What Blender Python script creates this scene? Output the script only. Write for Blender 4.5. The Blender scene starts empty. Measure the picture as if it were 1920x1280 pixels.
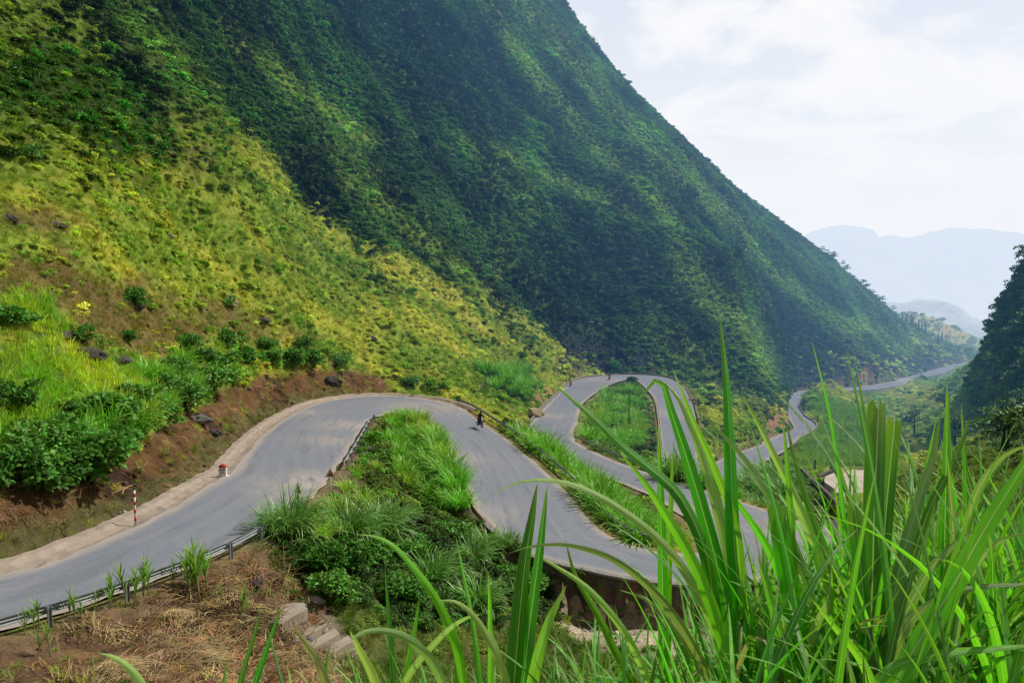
import bpy, bmesh, math, random
import numpy as np
from mathutils import Vector, Matrix, Euler
R = math.radians
rng = np.random.default_rng(7)
random.seed(7)
scene = bpy.context.scene
col = scene.collection

# ------------------------------------------------------------------ camera
F = 1507.0                      # focal length in pixels of the 1920 px photograph
PITCH = math.atan(120.0 / F)    # the eye level lies 120 px above the centre
CP, SP = math.cos(PITCH), math.sin(PITCH)
cam_d = bpy.data.cameras.new('camera')
cam = bpy.data.objects.new('camera', cam_d)
col.objects.link(cam)
cam_d.sensor_width = 36.0
cam_d.lens = F / 1920.0 * 36.0
cam_d.clip_start = 0.05
cam_d.clip_end = 20000.0
cam.location = (0, 0, 0)
cam.rotation_euler = (math.pi / 2 - PITCH, 0, 0)
scene.camera = cam

def ray(px, py):
    u = (px - 960.0) / F
    v = (640.0 - py) / F
    return u, CP + v * SP, -SP + v * CP

def at(px, py, Y):
    """the place that lies Y metres ahead of the viewpoint on a sight line"""
    a, b, c = ray(px, py)
    return (a / b * Y, Y, c / b * Y)

def on_z(px, py, z):
    a, b, c = ray(px, py)
    t = z / c
    return (a * t, b * t, z)

def project(P):
    P = np.asarray(P, float)
    x, y, z = P[..., 0], P[..., 1], P[..., 2]
    f = y * CP - z * SP
    up = y * SP + z * CP
    f = np.where(np.abs(f) < 1e-3, 1e-3, f)
    return 960 + F * x / f, 640 - F * up / f, f

# ------------------------------------------------------------------ noise
_perm = np.random.default_rng(3).permutation(512).astype(np.int64)
_perm = np.concatenate([_perm, _perm, _perm])
_ang = np.random.default_rng(4).random(512) * 2 * np.pi
_gx, _gy = np.cos(_ang), np.sin(_ang)

def perlin(x, y):
    xi = np.floor(x).astype(np.int64); yi = np.floor(y).astype(np.int64)
    xf = x - xi; yf = y - yi
    u = xf * xf * xf * (xf * (xf * 6 - 15) + 10)
    v = yf * yf * yf * (yf * (yf * 6 - 15) + 10)
    def g(ix, iy, dx, dy):
        h = _perm[_perm[ix & 511] + (iy & 511)]
        return _gx[h] * dx + _gy[h] * dy
    a = g(xi, yi, xf, yf); b = g(xi + 1, yi, xf - 1, yf)
    c = g(xi, yi + 1, xf, yf - 1); d = g(xi + 1, yi + 1, xf - 1, yf - 1)
    return (a + u * (b - a)) * (1 - v) + (c + u * (d - c)) * v

def fbm(x, y, octv=4, gain=0.5):
    s = np.zeros_like(np.asarray(x, float)); amp = 1.0; f = 1.0
    for k in range(octv):
        s = s + amp * perlin(x * f + 17.3 * k, y * f - 9.1 * k)
        amp *= gain; f *= 2.03
    return s

def sstep(a, b, x):
    t = np.clip((x - a) / (b - a), 0, 1)
    return t * t * (3 - 2 * t)

# ------------------------------------------------------------------ road lay-out
# stations: left edge and right edge of the carriageway as it runs away downhill, (x, y, z)
def E(px, py, z): return on_z(px, py, z)
TIES = [
    ((-36.0, 16.0, -11.5), (-31.0, 9.0, -11.5)),
    ((-28.0, 25.5, -12.0), (-23.3, 19.9, -12.0)),
    (E(0, 1078, -12.4), E(40, 1172, -12.4)),
    (E(130, 1040, -12.6), E(250, 1104, -12.6)),
    (E(300, 965, -12.9), E(430, 1030, -12.95)),
    (E(400, 905, -13.3), E(560, 950, -13.5)),
    (E(440, 880, -13.7), E(610, 908, -14.0)),
    (E(480, 830, -14.3), E(640, 865, -14.4)),
    (E(530, 788, -14.9), E(665, 825, -14.9)),
    (E(590, 758, -15.4), E(688, 790, -15.5)),
    (E(650, 746, -15.7), E(712, 780, -15.7)),
    (E(720, 742, -16.0), E(748, 777, -15.9)),
    (E(800, 749, -16.2), E(785, 783, -16.0)),
    (E(860, 765, -16.4), E(815, 800, -16.2)),
    (E(900, 790, -16.7), E(840, 850, -16.7)),
    (E(960, 831, -17.1), E(870, 900, -17.2)),
    (E(1046, 906, -17.9), E(905, 965, -17.8)),
    (E(1117, 985, -18.6), E(985, 1034, -18.5)),
    (E(1185, 1022, -19.0), E(1120, 1072, -19.05)),
    (E(1260, 1037, -19.3), E(1250, 1093, -19.4)),
    (E(1310, 1035, -19.6), E(1390, 1094, -19.7)),
    (E(1329, 1022, -19.8), E(1490, 1066, -20.0)),
    (E(1322, 1003, -20.0), E(1545, 1025, -20.2)),
    (E(1302, 988, -20.2), E(1530, 990, -20.5)),
    ((14.0, 71.5, -20.6), E(1470, 968, -20.8)),
    ((11.9, 80.5, -21.2), E(1330, 922, -21.2)),
    ((7.6, 90.3, -21.8), E(1185, 876, -21.8)),
    ((3.6, 104.5, -22.4), E(1091, 835, -22.5)),
    ((2.2, 118.0, -22.8), E(1076, 815, -22.9)),
    (E(1005, 782, -23.1), E(1084, 787, -23.3)),
    (E(1040, 745, -23.8), E(1092, 757, -23.8)),
    (E(1065, 722, -24.3), E(1120, 735, -24.3)),
    (E(1095, 709, -24.7), E(1150, 719, -24.7)),
    (E(1150, 703, -25.0), E(1172, 713, -25.0)),
    (E(1205, 703, -25.3), E(1195, 714, -25.3)),
    (E(1250, 708, -25.9), E(1215, 731, -26.0)),
    (E(1275, 720, -26.4), E(1230, 752, -26.7)),
    (E(1295, 750, -27.3), E(1237, 790, -27.8)),
    (E(1307, 800, -28.6), E(1243, 850, -29.5)),
    ((31.4, 134.5, -30.2), (24.8, 126.0, -30.3)),
    ((31.2, 131.0, -30.7), (25.2, 119.5, -30.9)),
    ((31.5, 129.0, -31.1), (28.6, 115.2, -31.4)),
    ((32.3, 130.0, -31.6), (33.2, 117.3, -31.9)),
    ((35.0, 137.5, -32.3), (38.0, 126.5, -32.5)),
    ((40.5, 147.5, -33.0), (45.0, 141.5, -33.1)),
    (E(1421, 835, -33.6), E(1471, 846, -33.8)),
    (E(1457, 817, -34.8), E(1497, 824, -35.2)),
    (E(1490, 805, -35.9), E(1530, 799, -36.6)),
    (E(1481, 784, -37.4), E(1507, 779, -38.2)),
    (E(1479, 763, -39.5), E(1497, 760, -40.4)),
    (E(1483, 742, -41.8), E(1507, 745, -42.2)),
    (E(1500, 733, -43.2), E(1540, 737, -43.4)),
    (E(1544, 729, -44.3), E(1585, 734, -44.9)),
    (E(1616, 724, -46.5), E(1640, 731, -46.8)),
    (E(1673, 715, -48.5), E(1706, 720, -48.9)),
    (E(1689, 709, -49.8), E(1722, 711, -50.2)),
    (E(1723, 701, -50.8), E(1759, 702, -51.0)),
    (E(1774, 687, -52.0), E(1797, 688, -52.1)),
    (E(1820, 677, -53.0), E(1838, 680, -53.1)),
    ((316.0, 540.0, -53.6), (318.0, 529.0, -53.7)),
    ((375.0, 590.0, -55.0), (380.0, 582.0, -55.0)),
]
TL = np.array([t[0] for t in TIES]); TR = np.array([t[1] for t in TIES])

def catmull(P, n):
    """n points per span, centripetal enough for these stations"""
    out = []
    m = len(P)
    for i in range(m - 1):
        p0 = P[max(i - 1, 0)]; p1 = P[i]; p2 = P[i + 1]; p3 = P[min(i + 2, m - 1)]
        for k in range(n):
            t = k / n
            out.append(0.5 * ((2 * p1) + (p2 - p0) * t + (2 * p0 - 5 * p1 + 4 * p2 - p3) * t * t
                              + (3 * p1 - p0 - 3 * p2 + p3) * t ** 3))
    out.append(P[-1])
    return np.array(out)
SPN = 8
RL = catmull(TL, SPN); RR = catmull(TR, SPN)
def tie(i): return int(i * SPN)
RC = (RL + RR) / 2
NR = len(RC)

# ------------------------------------------------------------------ terrain height
CTRL = []
def c(px, py, Y): CTRL.append(at(px, py, Y))
def w(x, y, z): CTRL.append((x, y, z))
# left hill
for a in [(0,930,37.5),(0,750,43),(0,600,50),(0,400,61),(0,200,74),(0,0,92),(0,-400,118),
          (-500,950,27),(-500,700,33),(-500,400,43),(-500,0,60),(-500,-400,80),
          (200,850,48),(200,720,54),(200,600,61),(200,400,76),(200,200,95),(200,0,120),
          (400,760,62),(400,680,68),(400,550,79),(400,400,94),(400,200,119),(400,0,152),(400,-400,190),
          (500,740,84),(500,600,98),(500,400,118),
          (600,705,108),(600,660,114),(600,550,128),(600,400,149),(600,200,183),(600,0,228),
          (750,705,120),(800,690,126),(800,550,152),(800,400,187),(800,200,233),(800,0,288),(800,-400,380),
          (900,730,126),(950,740,138),(950,690,158),(1000,710,165),(1000,650,190),(1000,500,226),(1000,300,287),(1000,100,352),(1000,-150,440),
          (1090,690,208),(1150,690,216),(1150,600,232),(1150,450,268),(1150,300,323),(1150,190,380),
          (1270,690,218),(1300,720,200),(1320,780,170),(1300,600,244),(1300,450,292),(1300,340,355),
          (1360,820,160),(1400,800,178),(1400,700,232),(1400,600,256),(1400,480,305),(1400,420,360),
          (1450,760,225),(1455,680,255),(1430,590,262),
          (1500,715,322),(1500,640,340),(1500,560,372),(1500,490,415),
          (1600,700,352),(1600,640,380),(1600,570,440),
          (1700,690,425),(1700,640,470),(1780,668,500)]: c(*a)
SKY = [(900,-110,425),(1015,-4,428),(1100,72,430),(1200,183,432),(1300,275,440),(1400,365,452),(1450,403,460),(1500,440,470),(1560,482,485),(1620,535,505),(1700,602,535),(1770,646,560)]
SKYW = np.array([at(*a)[:2] for a in SKY])
for a in SKY:
    c(*a)
    x, y, z = at(*a)
    w(x * 1.12 + 25, y + 75, z - 45)
# far terraces and valley beyond
for a in [(1690,588,690),(1725,586,695),(1760,596,705),(1800,608,715),(1845,624,735),(1900,638,745),(1700,612,640),(1750,628,640),(1800,646,620),(1840,660,605),(1900,668,625),(1720,610,660),(1790,632,665),(1850,645,670)]: c(*a)
w(300, 900, -140); w(420, 900, -150); w(500, 700, -120); w(150, 800, -100); w(-100, 800, 60); w(-300, 500, 220); w(-400, 200, 170)
# valley right of the far road, fields, gully
for a in [(1560,750,268),(1600,760,262),(1640,785,225),(1560,790,208),(1560,830,178),(1600,850,158),(1640,860,160),(1620,800,205),
          (1700,760,330),(1760,730,400),(1820,700,450),(1700,800,255),(1750,800,265),(1800,770,320),(1750,850,200),(1690,860,175),(1690,900,150),
          (1590,905,118),(1560,890,124),(1640,925,108),(1510,880,128),(1560,960,96),(1620,990,84),(1580,1040,70)]: c(*a)
# right cliff
for a in [(1870,800,165),(1860,700,186),(1862,620,198),(1900,780,150),(1900,640,176),(1885,540,196),(1930,480,196),(2050,330,200),(2050,600,150),(2050,750,110),(2300,400,150),(2300,650,110),(1960,860,95)]: c(*a)
w(150, 235, -10); w(140, 270, -50);
for a in [(1838,800,160),(1828,790,182),(1834,765,212),(1838,735,240),(1815,810,172),(1795,822,182),(1848,835,150),(1842,690,275),(1840,660,300),(1835,720,330)]: c(*a)
w(190, 320, -40); w(180, 250, 10)
# near right slope
for a in [(1850,850,88),(1900,830,98),(1800,900,72),(1900,920,62),(1780,980,56),(1900,1020,40),(1740,1050,46),(1700,940,84),(2100,900,60),(2100,1050,32)]: c(*a)
# own bank
for a in [(0,0,-1.72),(-4,0,-1.9),(4,0,-1.55),(0,3,-2.7),(2.5,4,-2.7),(-3,4,-3.2),(0,7,-5.6),(4,8,-4.9),(9,9,-4.3),(-6,8,-6.4),(0,14,-10.6),(8,15,-9.2),(16,16,-7.6),(24,18,-6.5),
          (-9,14,-10),(-16,14,-11.4),(0,24,-16.2),(10,25,-15.5),(20,27,-12.6),(-8,22,-12.6),(-20,12,-11.5),(10,38,-20),(22,42,-18.5),(30,36,-13)]: w(*a)
for a in [(100,1250,25.0),(300,1200,29.0),(480,1112,35.5),(600,1180,35),(700,1140,41),(620,1020,41),(660,1070,43),(900,1150,45),(900,1080,48),(1000,1130,50.5),(1100,1135,52.5),(1300,1150,52),(1080,1180,47),(1250,1210,44.5),(750,950,55),(1420,1150,53),(1520,1120,56)]: c(*a)
CTRL = np.array(CTRL)

def fit_rbf(C):
    n = len(C)
    d = np.sqrt(((C[:, None, :2] - C[None, :, :2]) ** 2).sum(-1))
    A = np.zeros((n + 3, n + 3))
    A[:n, :n] = d
    A[:n, :n] -= np.eye(n) * 1.2          # a little smoothing
    P = np.concatenate([np.ones((n, 1)), C[:, :2]], 1)
    A[:n, n:] = P; A[n:, :n] = P.T
    b = np.concatenate([C[:, 2], np.zeros(3)])
    return np.linalg.solve(A, b)
RBF = fit_rbf(CTRL)

def nat_height(x, y):
    sh = np.shape(x); x = np.ravel(x).astype(float); y = np.ravel(y).astype(float)
    out = np.empty(len(x)); n = len(CTRL)
    for s in range(0, len(x), 20000):
        e = s + 20000
        d = np.sqrt((x[s:e, None] - CTRL[None, :, 0]) ** 2 + (y[s:e, None] - CTRL[None, :, 1]) ** 2)
        out[s:e] = d @ RBF[:n] + RBF[n] + RBF[n + 1] * x[s:e] + RBF[n + 2] * y[s:e]
    r = np.hypot(x, y)
    far = sstep(770, 1050, r)
    # relief: ribs that run down the mountain
    al = (x * 0.93 + y * 0.36) / 75.0; ac = (-x * 0.36 + y * 0.93) / 24.0
    mount = sstep(95, 230, r) * sstep(-5, 20, y * 0.2 - x * 0.12)
    xl = np.interp(y, [100, 140, 160, 215, 290, 312, 345, 400, 500, 600], [12, 38, 50, 76, 102, 125, 155, 200, 285, 380])
    mount = mount * sstep(12, -6, x - xl) * sstep(600, 530, r)
    rel = fbm(al, ac, 4) * 10.0 + fbm(x / 21.0, y / 21.0, 4) * 3.2
    dsk = np.full(len(x), 1e9)
    for (a_, b_) in zip(SKYW[:-1], SKYW[1:]):
        ab = b_ - a_; t_ = np.clip(((x - a_[0]) * ab[0] + (y - a_[1]) * ab[1]) / (ab @ ab), 0, 1)
        dsk = np.minimum(dsk, np.hypot(x - a_[0] - t_ * ab[0], y - a_[1] - t_ * ab[1]))
    rel = rel * (0.25 + 0.75 * sstep(8, 70, dsk))
    near = sstep(12, 40, r)
    rel2 = fbm(x / 9.0 + 40, y / 9.0, 3) * 0.9 + fbm(x / 3.1, y / 3.1, 3) * 0.34
    out = out + rel * mount + rel2 * near * (1 - mount * 0.5)
    out = out * (1 - far) + (-150 + 20 * fbm(x / 300, y / 300, 3)) * far
    return out.reshape(sh)

# road samples used to cut and fill the ground
def road_profile():
    half = np.linalg.norm(RL[:, :2] - RR[:, :2], axis=1) / 2
    return half
SEG = []                 # (ax, ay, az, bx, by, bz, half_a, half_b, kfillL, kfillR, kcutL, kcutR)

def edge_dist(x, y):
    """distance outside the carriageway, its height there, which side (+1 left, -1 right), station"""
    x = np.ravel(x); y = np.ravel(y)
    n = len(x)
    best = np.full(n, 1e9); bz = np.zeros(n); side = np.zeros(n); st = np.zeros(n, int)
    for name, Ed, sg in (('L', RL, 1), ('R', RR, -1)):
        a = Ed[:-1]; b = Ed[1:]
        for s in range(0, n, 4000):
            e = s + 4000
            ab = (b - a)[None, :, :2]
            ap = np.stack([x[s:e, None] - a[None, :, 0], y[s:e, None] - a[None, :, 1]], -1)
            t = np.clip((ap * ab).sum(-1) / ((ab ** 2).sum(-1) + 1e-9), 0, 1)
            dd = np.hypot(ap[..., 0] - t * ab[..., 0], ap[..., 1] - t * ab[..., 1])
            j = dd.argmin(1); ii = np.arange(len(j))
            dm = dd[ii, j]; tt = t[ii, j]
            zz = a[j, 2] + tt * (b[j, 2] - a[j, 2])
            upd = dm < best[s:e]
            best[s:e] = np.where(upd, dm, best[s:e]); bz[s:e] = np.where(upd, zz, bz[s:e])
            side[s:e] = np.where(upd, sg, side[s:e]); st[s:e] = np.where(upd, j, st[s:e])
    # inside test: point lies in one of the strip's quads
    inside = np.zeros(n, bool)
    for i in range(NR - 1):
        q = [RL[i], RR[i], RR[i + 1], RL[i + 1]]
        xs = [p[0] for p in q]; ys = [p[1] for p in q]
        m = (x > min(xs)) & (x < max(xs)) & (y > min(ys)) & (y < max(ys))
        if not m.any(): continue
        idx = np.nonzero(m)[0]
        px_, py_ = x[idx], y[idx]
        for tri in ((0, 1, 2), (0, 2, 3)):
            A, B, C_ = (q[k] for k in tri)
            d1 = (px_ - B[0]) * (A[1] - B[1]) - (A[0] - B[0]) * (py_ - B[1])
            d2 = (px_ - C_[0]) * (B[1] - C_[1]) - (B[0] - C_[0]) * (py_ - C_[1])
            d3 = (px_ - A[0]) * (C_[1] - A[1]) - (C_[0] - A[0]) * (py_ - A[1])
            ins = ~(((d1 < 0) | (d2 < 0) | (d3 < 0)) & ((d1 > 0) | (d2 > 0) | (d3 > 0)))
            inside[idx[ins]] = True
    return best, bz, side, st, inside

KFILL_R = np.full(NR, 0.85); KFILL_L = np.full(NR, 0.85)
KCUT_L = np.full(NR, 1.25); KCUT_R = np.full(NR, 1.0)
SHL = np.full(NR, 1.3); SHR = np.full(NR, 1.1)
SHL[tie(2):tie(12)] = 2.2
KCUT_L[:tie(10)] = 1.15
KCUT_L[tie(30):tie(36)] = 2.2
KCUT_L[tie(48):] = 2.0
KFILL_R[tie(17):tie(23)] = 5.0; SHR[tie(17):tie(23)] = 0.5

def ground(x, y, detail=False):
    """final ground height, with the road cut into it"""
    sh = np.shape(x); x = np.ravel(x).astype(float); y = np.ravel(y).astype(float)
    nat = nat_height(x, y)
    # all stations bound the height, each by its own cut and fill slope
    lo = np.full(len(x), -1e9); hi = np.full(len(x), 1e9)
    near = np.full(len(x), 1e9); nz = np.zeros(len(x)); nside = np.zeros(len(x)); nst = np.zeros(len(x), int)
    sel = np.nonzero((np.hypot(x, y) < 760))[0]
    d, bz, side, st, inside = edge_dist(x[sel], y[sel])
    near[sel] = np.where(inside, -d, d); nz[sel] = bz; nside[sel] = side; nst[sel] = st
    for Ed, kf, kc, shd, sg in ((RL, KFILL_L, KCUT_L, SHL, 1), (RR, KFILL_R, KCUT_R, SHR, -1)):
        m = sel
        for s in range(0, len(m), 6000):
            k = m[s:s + 6000]
            dd = np.hypot(x[k, None] - Ed[None, ::2, 0], y[k, None] - Ed[None, ::2, 1])
            o = np.maximum(dd - shd[None, ::2], 0)
            lo[k] = np.maximum(lo[k], (Ed[None, ::2, 2] - kf[None, ::2] * o - 0.12).max(1))
            hi[k] = np.minimum(hi[k], (Ed[None, ::2, 2] + kc[None, ::2] * o + 0.07 * np.maximum(o - 5.0, 0) ** 2 - 0.05).min(1))
    z = np.minimum(np.maximum(nat, lo), hi)
    shoulder = np.where(nside > 0, SHL[nst], SHR[nst])
    flat = near < shoulder
    t = np.clip(near / np.maximum(shoulder, 0.01), 0, 1)
    rr = np.hypot(x, y)
    zf = np.where(near < 0, nz - 0.05 - np.minimum(-near * 0.35, 0.4) - 0.0042 * np.maximum(rr - 60, 0), nz - 0.03 - 0.05 * t - 0.001 * np.maximum(rr - 60, 0))
    z = np.where(flat, zf, z)
    cutw = np.where((nside > 0) & (nst < tie(13)) & (rr < 130), sstep(2.4, 3.6, near) * sstep(11, 7, near), 0)
    z = z + cutw * (0.32 * fbm(x / 1.3, y / 1.3, 3) + 0.5 * fbm(x / 3.7 + 5, y / 3.7, 2))
    gut = (nside > 0) & (nst < tie(13.2)) & (near > 0) & (near < 1.72)
    z = np.where(gut, nz - 0.34, z)
    if detail: return z.reshape(sh), near.reshape(sh), nside.reshape(sh), nst.reshape(sh), nat.reshape(sh)
    return z.reshape(sh)

# ------------------------------------------------------------------ terrain grid
NA, NRAD = 700, 640
az = np.linspace(R(-58), R(58), NA)
rad = 0.9 * (1500 / 0.9) ** (np.linspace(0, 1, NRAD))
AZ, RD = np.meshgrid(az, rad)
GX = RD * np.sin(AZ); GY = RD * np.cos(AZ)
GZ, GNEAR, GSIDE, GST, GNAT = ground(GX, GY, True)
GP = np.stack([GX, GY, GZ], -1)
PX, PY, PF = project(GP)
# ------------------------------------------------------------------ tags
def tag(o, label, cat, group=None):
    o['label'] = label; o['category'] = cat
    if group: o['group'] = group
    return o
def empty(name, loc=(0, 0, 0), rz=0.0):
    o = bpy.data.objects.new(name, None); col.objects.link(o)
    o.empty_display_size = 0.2
    o.location = loc; o.rotation_euler = (0, 0, rz)
    return o
def link(name, me, mat=None, parent=None, loc=None):
    o = bpy.data.objects.new(name, me); col.objects.link(o)
    if mat is not None: me.materials.clear(); me.materials.append(mat)
    if parent is not None: o.parent = parent
    if loc is not None: o.location = loc
    return o
def copy_tree(o, parent=None):
    n = o.copy(); col.objects.link(n); n.parent = parent
    for ch in list(o.children): copy_tree(ch, n)
    return n

# ------------------------------------------------------------------ mesh helpers
def mesh_np(name, V, Fq, smooth=True):
    me = bpy.data.meshes.new(name)
    V = np.asarray(V, np.float32); Fq = np.asarray(Fq, np.int32)
    me.vertices.add(len(V)); me.vertices.foreach_set('co', V.ravel())
    k = Fq.shape[1]
    me.loops.add(Fq.size); me.loops.foreach_set('vertex_index', Fq.ravel())
    me.polygons.add(len(Fq)); me.polygons.foreach_set('loop_start', np.arange(0, Fq.size, k, dtype=np.int32))
    me.polygons.foreach_set('use_smooth', np.full(len(Fq), smooth))
    me.update(calc_edges=True)
    return me
def fattr(me, name, arr):
    a = me.attributes.new(name, 'FLOAT', 'POINT'); a.data.foreach_set('value', np.asarray(arr, np.float32).ravel())
def cattr(me, name, arr):
    arr = np.asarray(arr, np.float32)
    if arr.shape[-1] == 3: arr = np.concatenate([arr, np.ones(arr.shape[:-1] + (1,), np.float32)], -1)
    a = me.attributes.new(name, 'FLOAT_COLOR', 'POINT'); a.data.foreach_set('color', arr.ravel())

class MB:
    """collects simple solids into one mesh"""
    def __init__(s): s.v = []; s.f = []
    def add(s, V, Fs):
        b = len(s.v); s.v += [tuple(p) for p in V]; s.f += [tuple(i + b for i in f) for f in Fs]
    def box(s, cx, cy, cz, sx, sy, sz, M=None):
        V = [Vector((cx + a * sx / 2, cy + b * sy / 2, cz + c_ * sz / 2)) for a in (-1, 1) for b in (-1, 1) for c_ in (-1, 1)]
        if M is not None: V = [M @ p for p in V]
        s.add(V, [(0, 1, 3, 2), (4, 6, 7, 5), (0, 4, 5, 1), (2, 3, 7, 6), (0, 2, 6, 4), (1, 5, 7, 3)])
    def tube(s, pts, rad, n=8, cap=True):
        pts = [Vector(p) for p in pts]
        if not hasattr(rad, '__len__'): rad = [rad] * len(pts)
        rings = []
        prev = None
        for i, p in enumerate(pts):
            d = (pts[min(i + 1, len(pts) - 1)] - pts[max(i - 1, 0)]).normalized()
            if prev is None:
                a = d.cross(Vector((0, 0, 1)))
                if a.length < 1e-3: a = d.cross(Vector((1, 0, 0)))
            else: a = prev - d * prev.dot(d)
            a.normalize(); prev = a; b = d.cross(a)
            rings.append([p + (a * math.cos(2 * math.pi * k / n) + b * math.sin(2 * math.pi * k / n)) * rad[i] for k in range(n)])
        V = [q for r_ in rings for q in r_]
        Fs = [(i * n + k, i * n + (k + 1) % n, (i + 1) * n + (k + 1) % n, (i + 1) * n + k) for i in range(len(pts) - 1) for k in range(n)]
        if cap: Fs += [tuple(range(n))[::-1], tuple((len(pts) - 1) * n + k for k in range(n))]
        s.add(V, Fs)
    def sphere(s, c_, r, nu=10, nv=7, sc=(1, 1, 1), M=None):
        V = []
        for j in range(nv + 1):
            th = math.pi * j / nv
            for i in range(nu):
                ph = 2 * math.pi * i / nu
                p = Vector((r * sc[0] * math.sin(th) * math.cos(ph), r * sc[1] * math.sin(th) * math.sin(ph), r * sc[2] * math.cos(th)))
                if M is not None: p = M @ p
                V.append(p + Vector(c_))
        Fs = [(j * nu + i, (j + 1) * nu + i, (j + 1) * nu + (i + 1) % nu, j * nu + (i + 1) % nu) for j in range(nv) for i in range(nu)]
        s.add(V, Fs)
    def torus(s, c_, R0, r0, nu=20, nv=8, axis='x'):
        V = []
        for i in range(nu):
            a = 2 * math.pi * i / nu
            for j in range(nv):
                b = 2 * math.pi * j / nv
                rr = R0 + r0 * math.cos(b); q = r0 * math.sin(b)
                V.append((c_[0] + q, c_[1] + rr * math.cos(a), c_[2] + rr * math.sin(a)))
        Fs = [(i * nv + j, ((i + 1) % nu) * nv + j, ((i + 1) % nu) * nv + (j + 1) % nv, i * nv + (j + 1) % nv) for i in range(nu) for j in range(nv)]
        s.add(V, Fs)
    def mesh(s, name, smooth=False):
        me = bpy.data.meshes.new(name)
        me.from_pydata(s.v, [], s.f); me.update()
        if smooth: me.polygons.foreach_set('use_smooth', np.ones(len(me.polygons), bool))
        bm = bmesh.new(); bm.from_mesh(me); bmesh.ops.remove_doubles(bm, verts=bm.verts, dist=1e-5)
        bmesh.ops.recalc_face_normals(bm, faces=bm.faces); bm.to_mesh(me); bm.free()
        return me
    def obj(s, name, mat, parent=None, smooth=False, loc=None):
        return link(name, s.mesh(name, smooth), mat, parent, loc)

# ------------------------------------------------------------------ materials
def nn(nt, t, **kw):
    n = nt.nodes.new(t)
    for k, v in kw.items(): setattr(n, k, v)
    return n
def mathn(nt, op, a, b=None, c_=None, clamp=False):
    n = nn(nt, 'ShaderNodeMath', operation=op, use_clamp=clamp)
    for i, v in enumerate((a, b, c_)):
        if v is None: continue
        if isinstance(v, (int, float)): n.inputs[i].default_value = v
        else: nt.links.new(v, n.inputs[i])
    return n.outputs[0]
def mixc(nt, f, a, b, bt='MIX'):
    n = nn(nt, 'ShaderNodeMix', data_type='RGBA', blend_type=bt)
    for s_, v in ((n.inputs[0], f), (n.inputs[6], a), (n.inputs[7], b)):
        if isinstance(v, (int, float)): s_.default_value = v
        elif isinstance(v, (tuple, list)): s_.default_value = tuple(v) + (1,) if len(v) == 3 else v
        else: nt.links.new(v, s_)
    return n.outputs[2]
def ramp(nt, fac, stops):
    n = nn(nt, 'ShaderNodeValToRGB'); el = n.color_ramp.elements
    while len(el) < len(stops): el.new(0.5)
    for e, (p, c_) in zip(el, stops):
        e.position = p; e.color = tuple(c_) + (1,) if not isinstance(c_, (int, float)) else (c_, c_, c_, 1)
    nt.links.new(fac, n.inputs[0])
    return n.outputs[0]
def noise(nt, scale, detail=4, rough=0.55, vec=None, dist=0.0):
    n = nn(nt, 'ShaderNodeTexNoise'); n.inputs['Scale'].default_value = scale
    n.inputs['Detail'].default_value = detail; n.inputs['Roughness'].default_value = rough; n.inputs['Distortion'].default_value = dist
    if vec is not None: nt.links.new(vec, n.inputs['Vector'])
    return n.outputs['Fac']

# haze painted into each material as emission, growing with distance from the viewpoint
HG = bpy.data.node_groups.new('painted_haze', 'ShaderNodeTree')
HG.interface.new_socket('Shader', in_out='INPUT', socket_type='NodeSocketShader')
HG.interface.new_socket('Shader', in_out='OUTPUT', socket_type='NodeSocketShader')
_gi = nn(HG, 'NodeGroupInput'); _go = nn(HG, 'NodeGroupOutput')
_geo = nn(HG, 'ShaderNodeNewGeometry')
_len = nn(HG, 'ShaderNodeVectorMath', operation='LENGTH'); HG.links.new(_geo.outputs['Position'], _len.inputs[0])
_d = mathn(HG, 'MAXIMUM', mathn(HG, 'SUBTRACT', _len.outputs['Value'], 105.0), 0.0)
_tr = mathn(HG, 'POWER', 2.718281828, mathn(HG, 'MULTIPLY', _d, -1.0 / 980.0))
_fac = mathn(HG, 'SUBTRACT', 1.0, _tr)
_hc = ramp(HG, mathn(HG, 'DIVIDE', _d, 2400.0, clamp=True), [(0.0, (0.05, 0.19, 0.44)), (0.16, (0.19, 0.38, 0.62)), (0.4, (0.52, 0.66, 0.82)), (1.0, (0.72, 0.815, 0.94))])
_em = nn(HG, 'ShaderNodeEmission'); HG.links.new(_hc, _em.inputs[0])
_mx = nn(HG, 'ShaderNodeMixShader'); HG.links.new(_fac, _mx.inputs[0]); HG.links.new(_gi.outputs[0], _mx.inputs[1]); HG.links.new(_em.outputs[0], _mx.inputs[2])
HG.links.new(_mx.outputs[0], _go.inputs[0])

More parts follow.
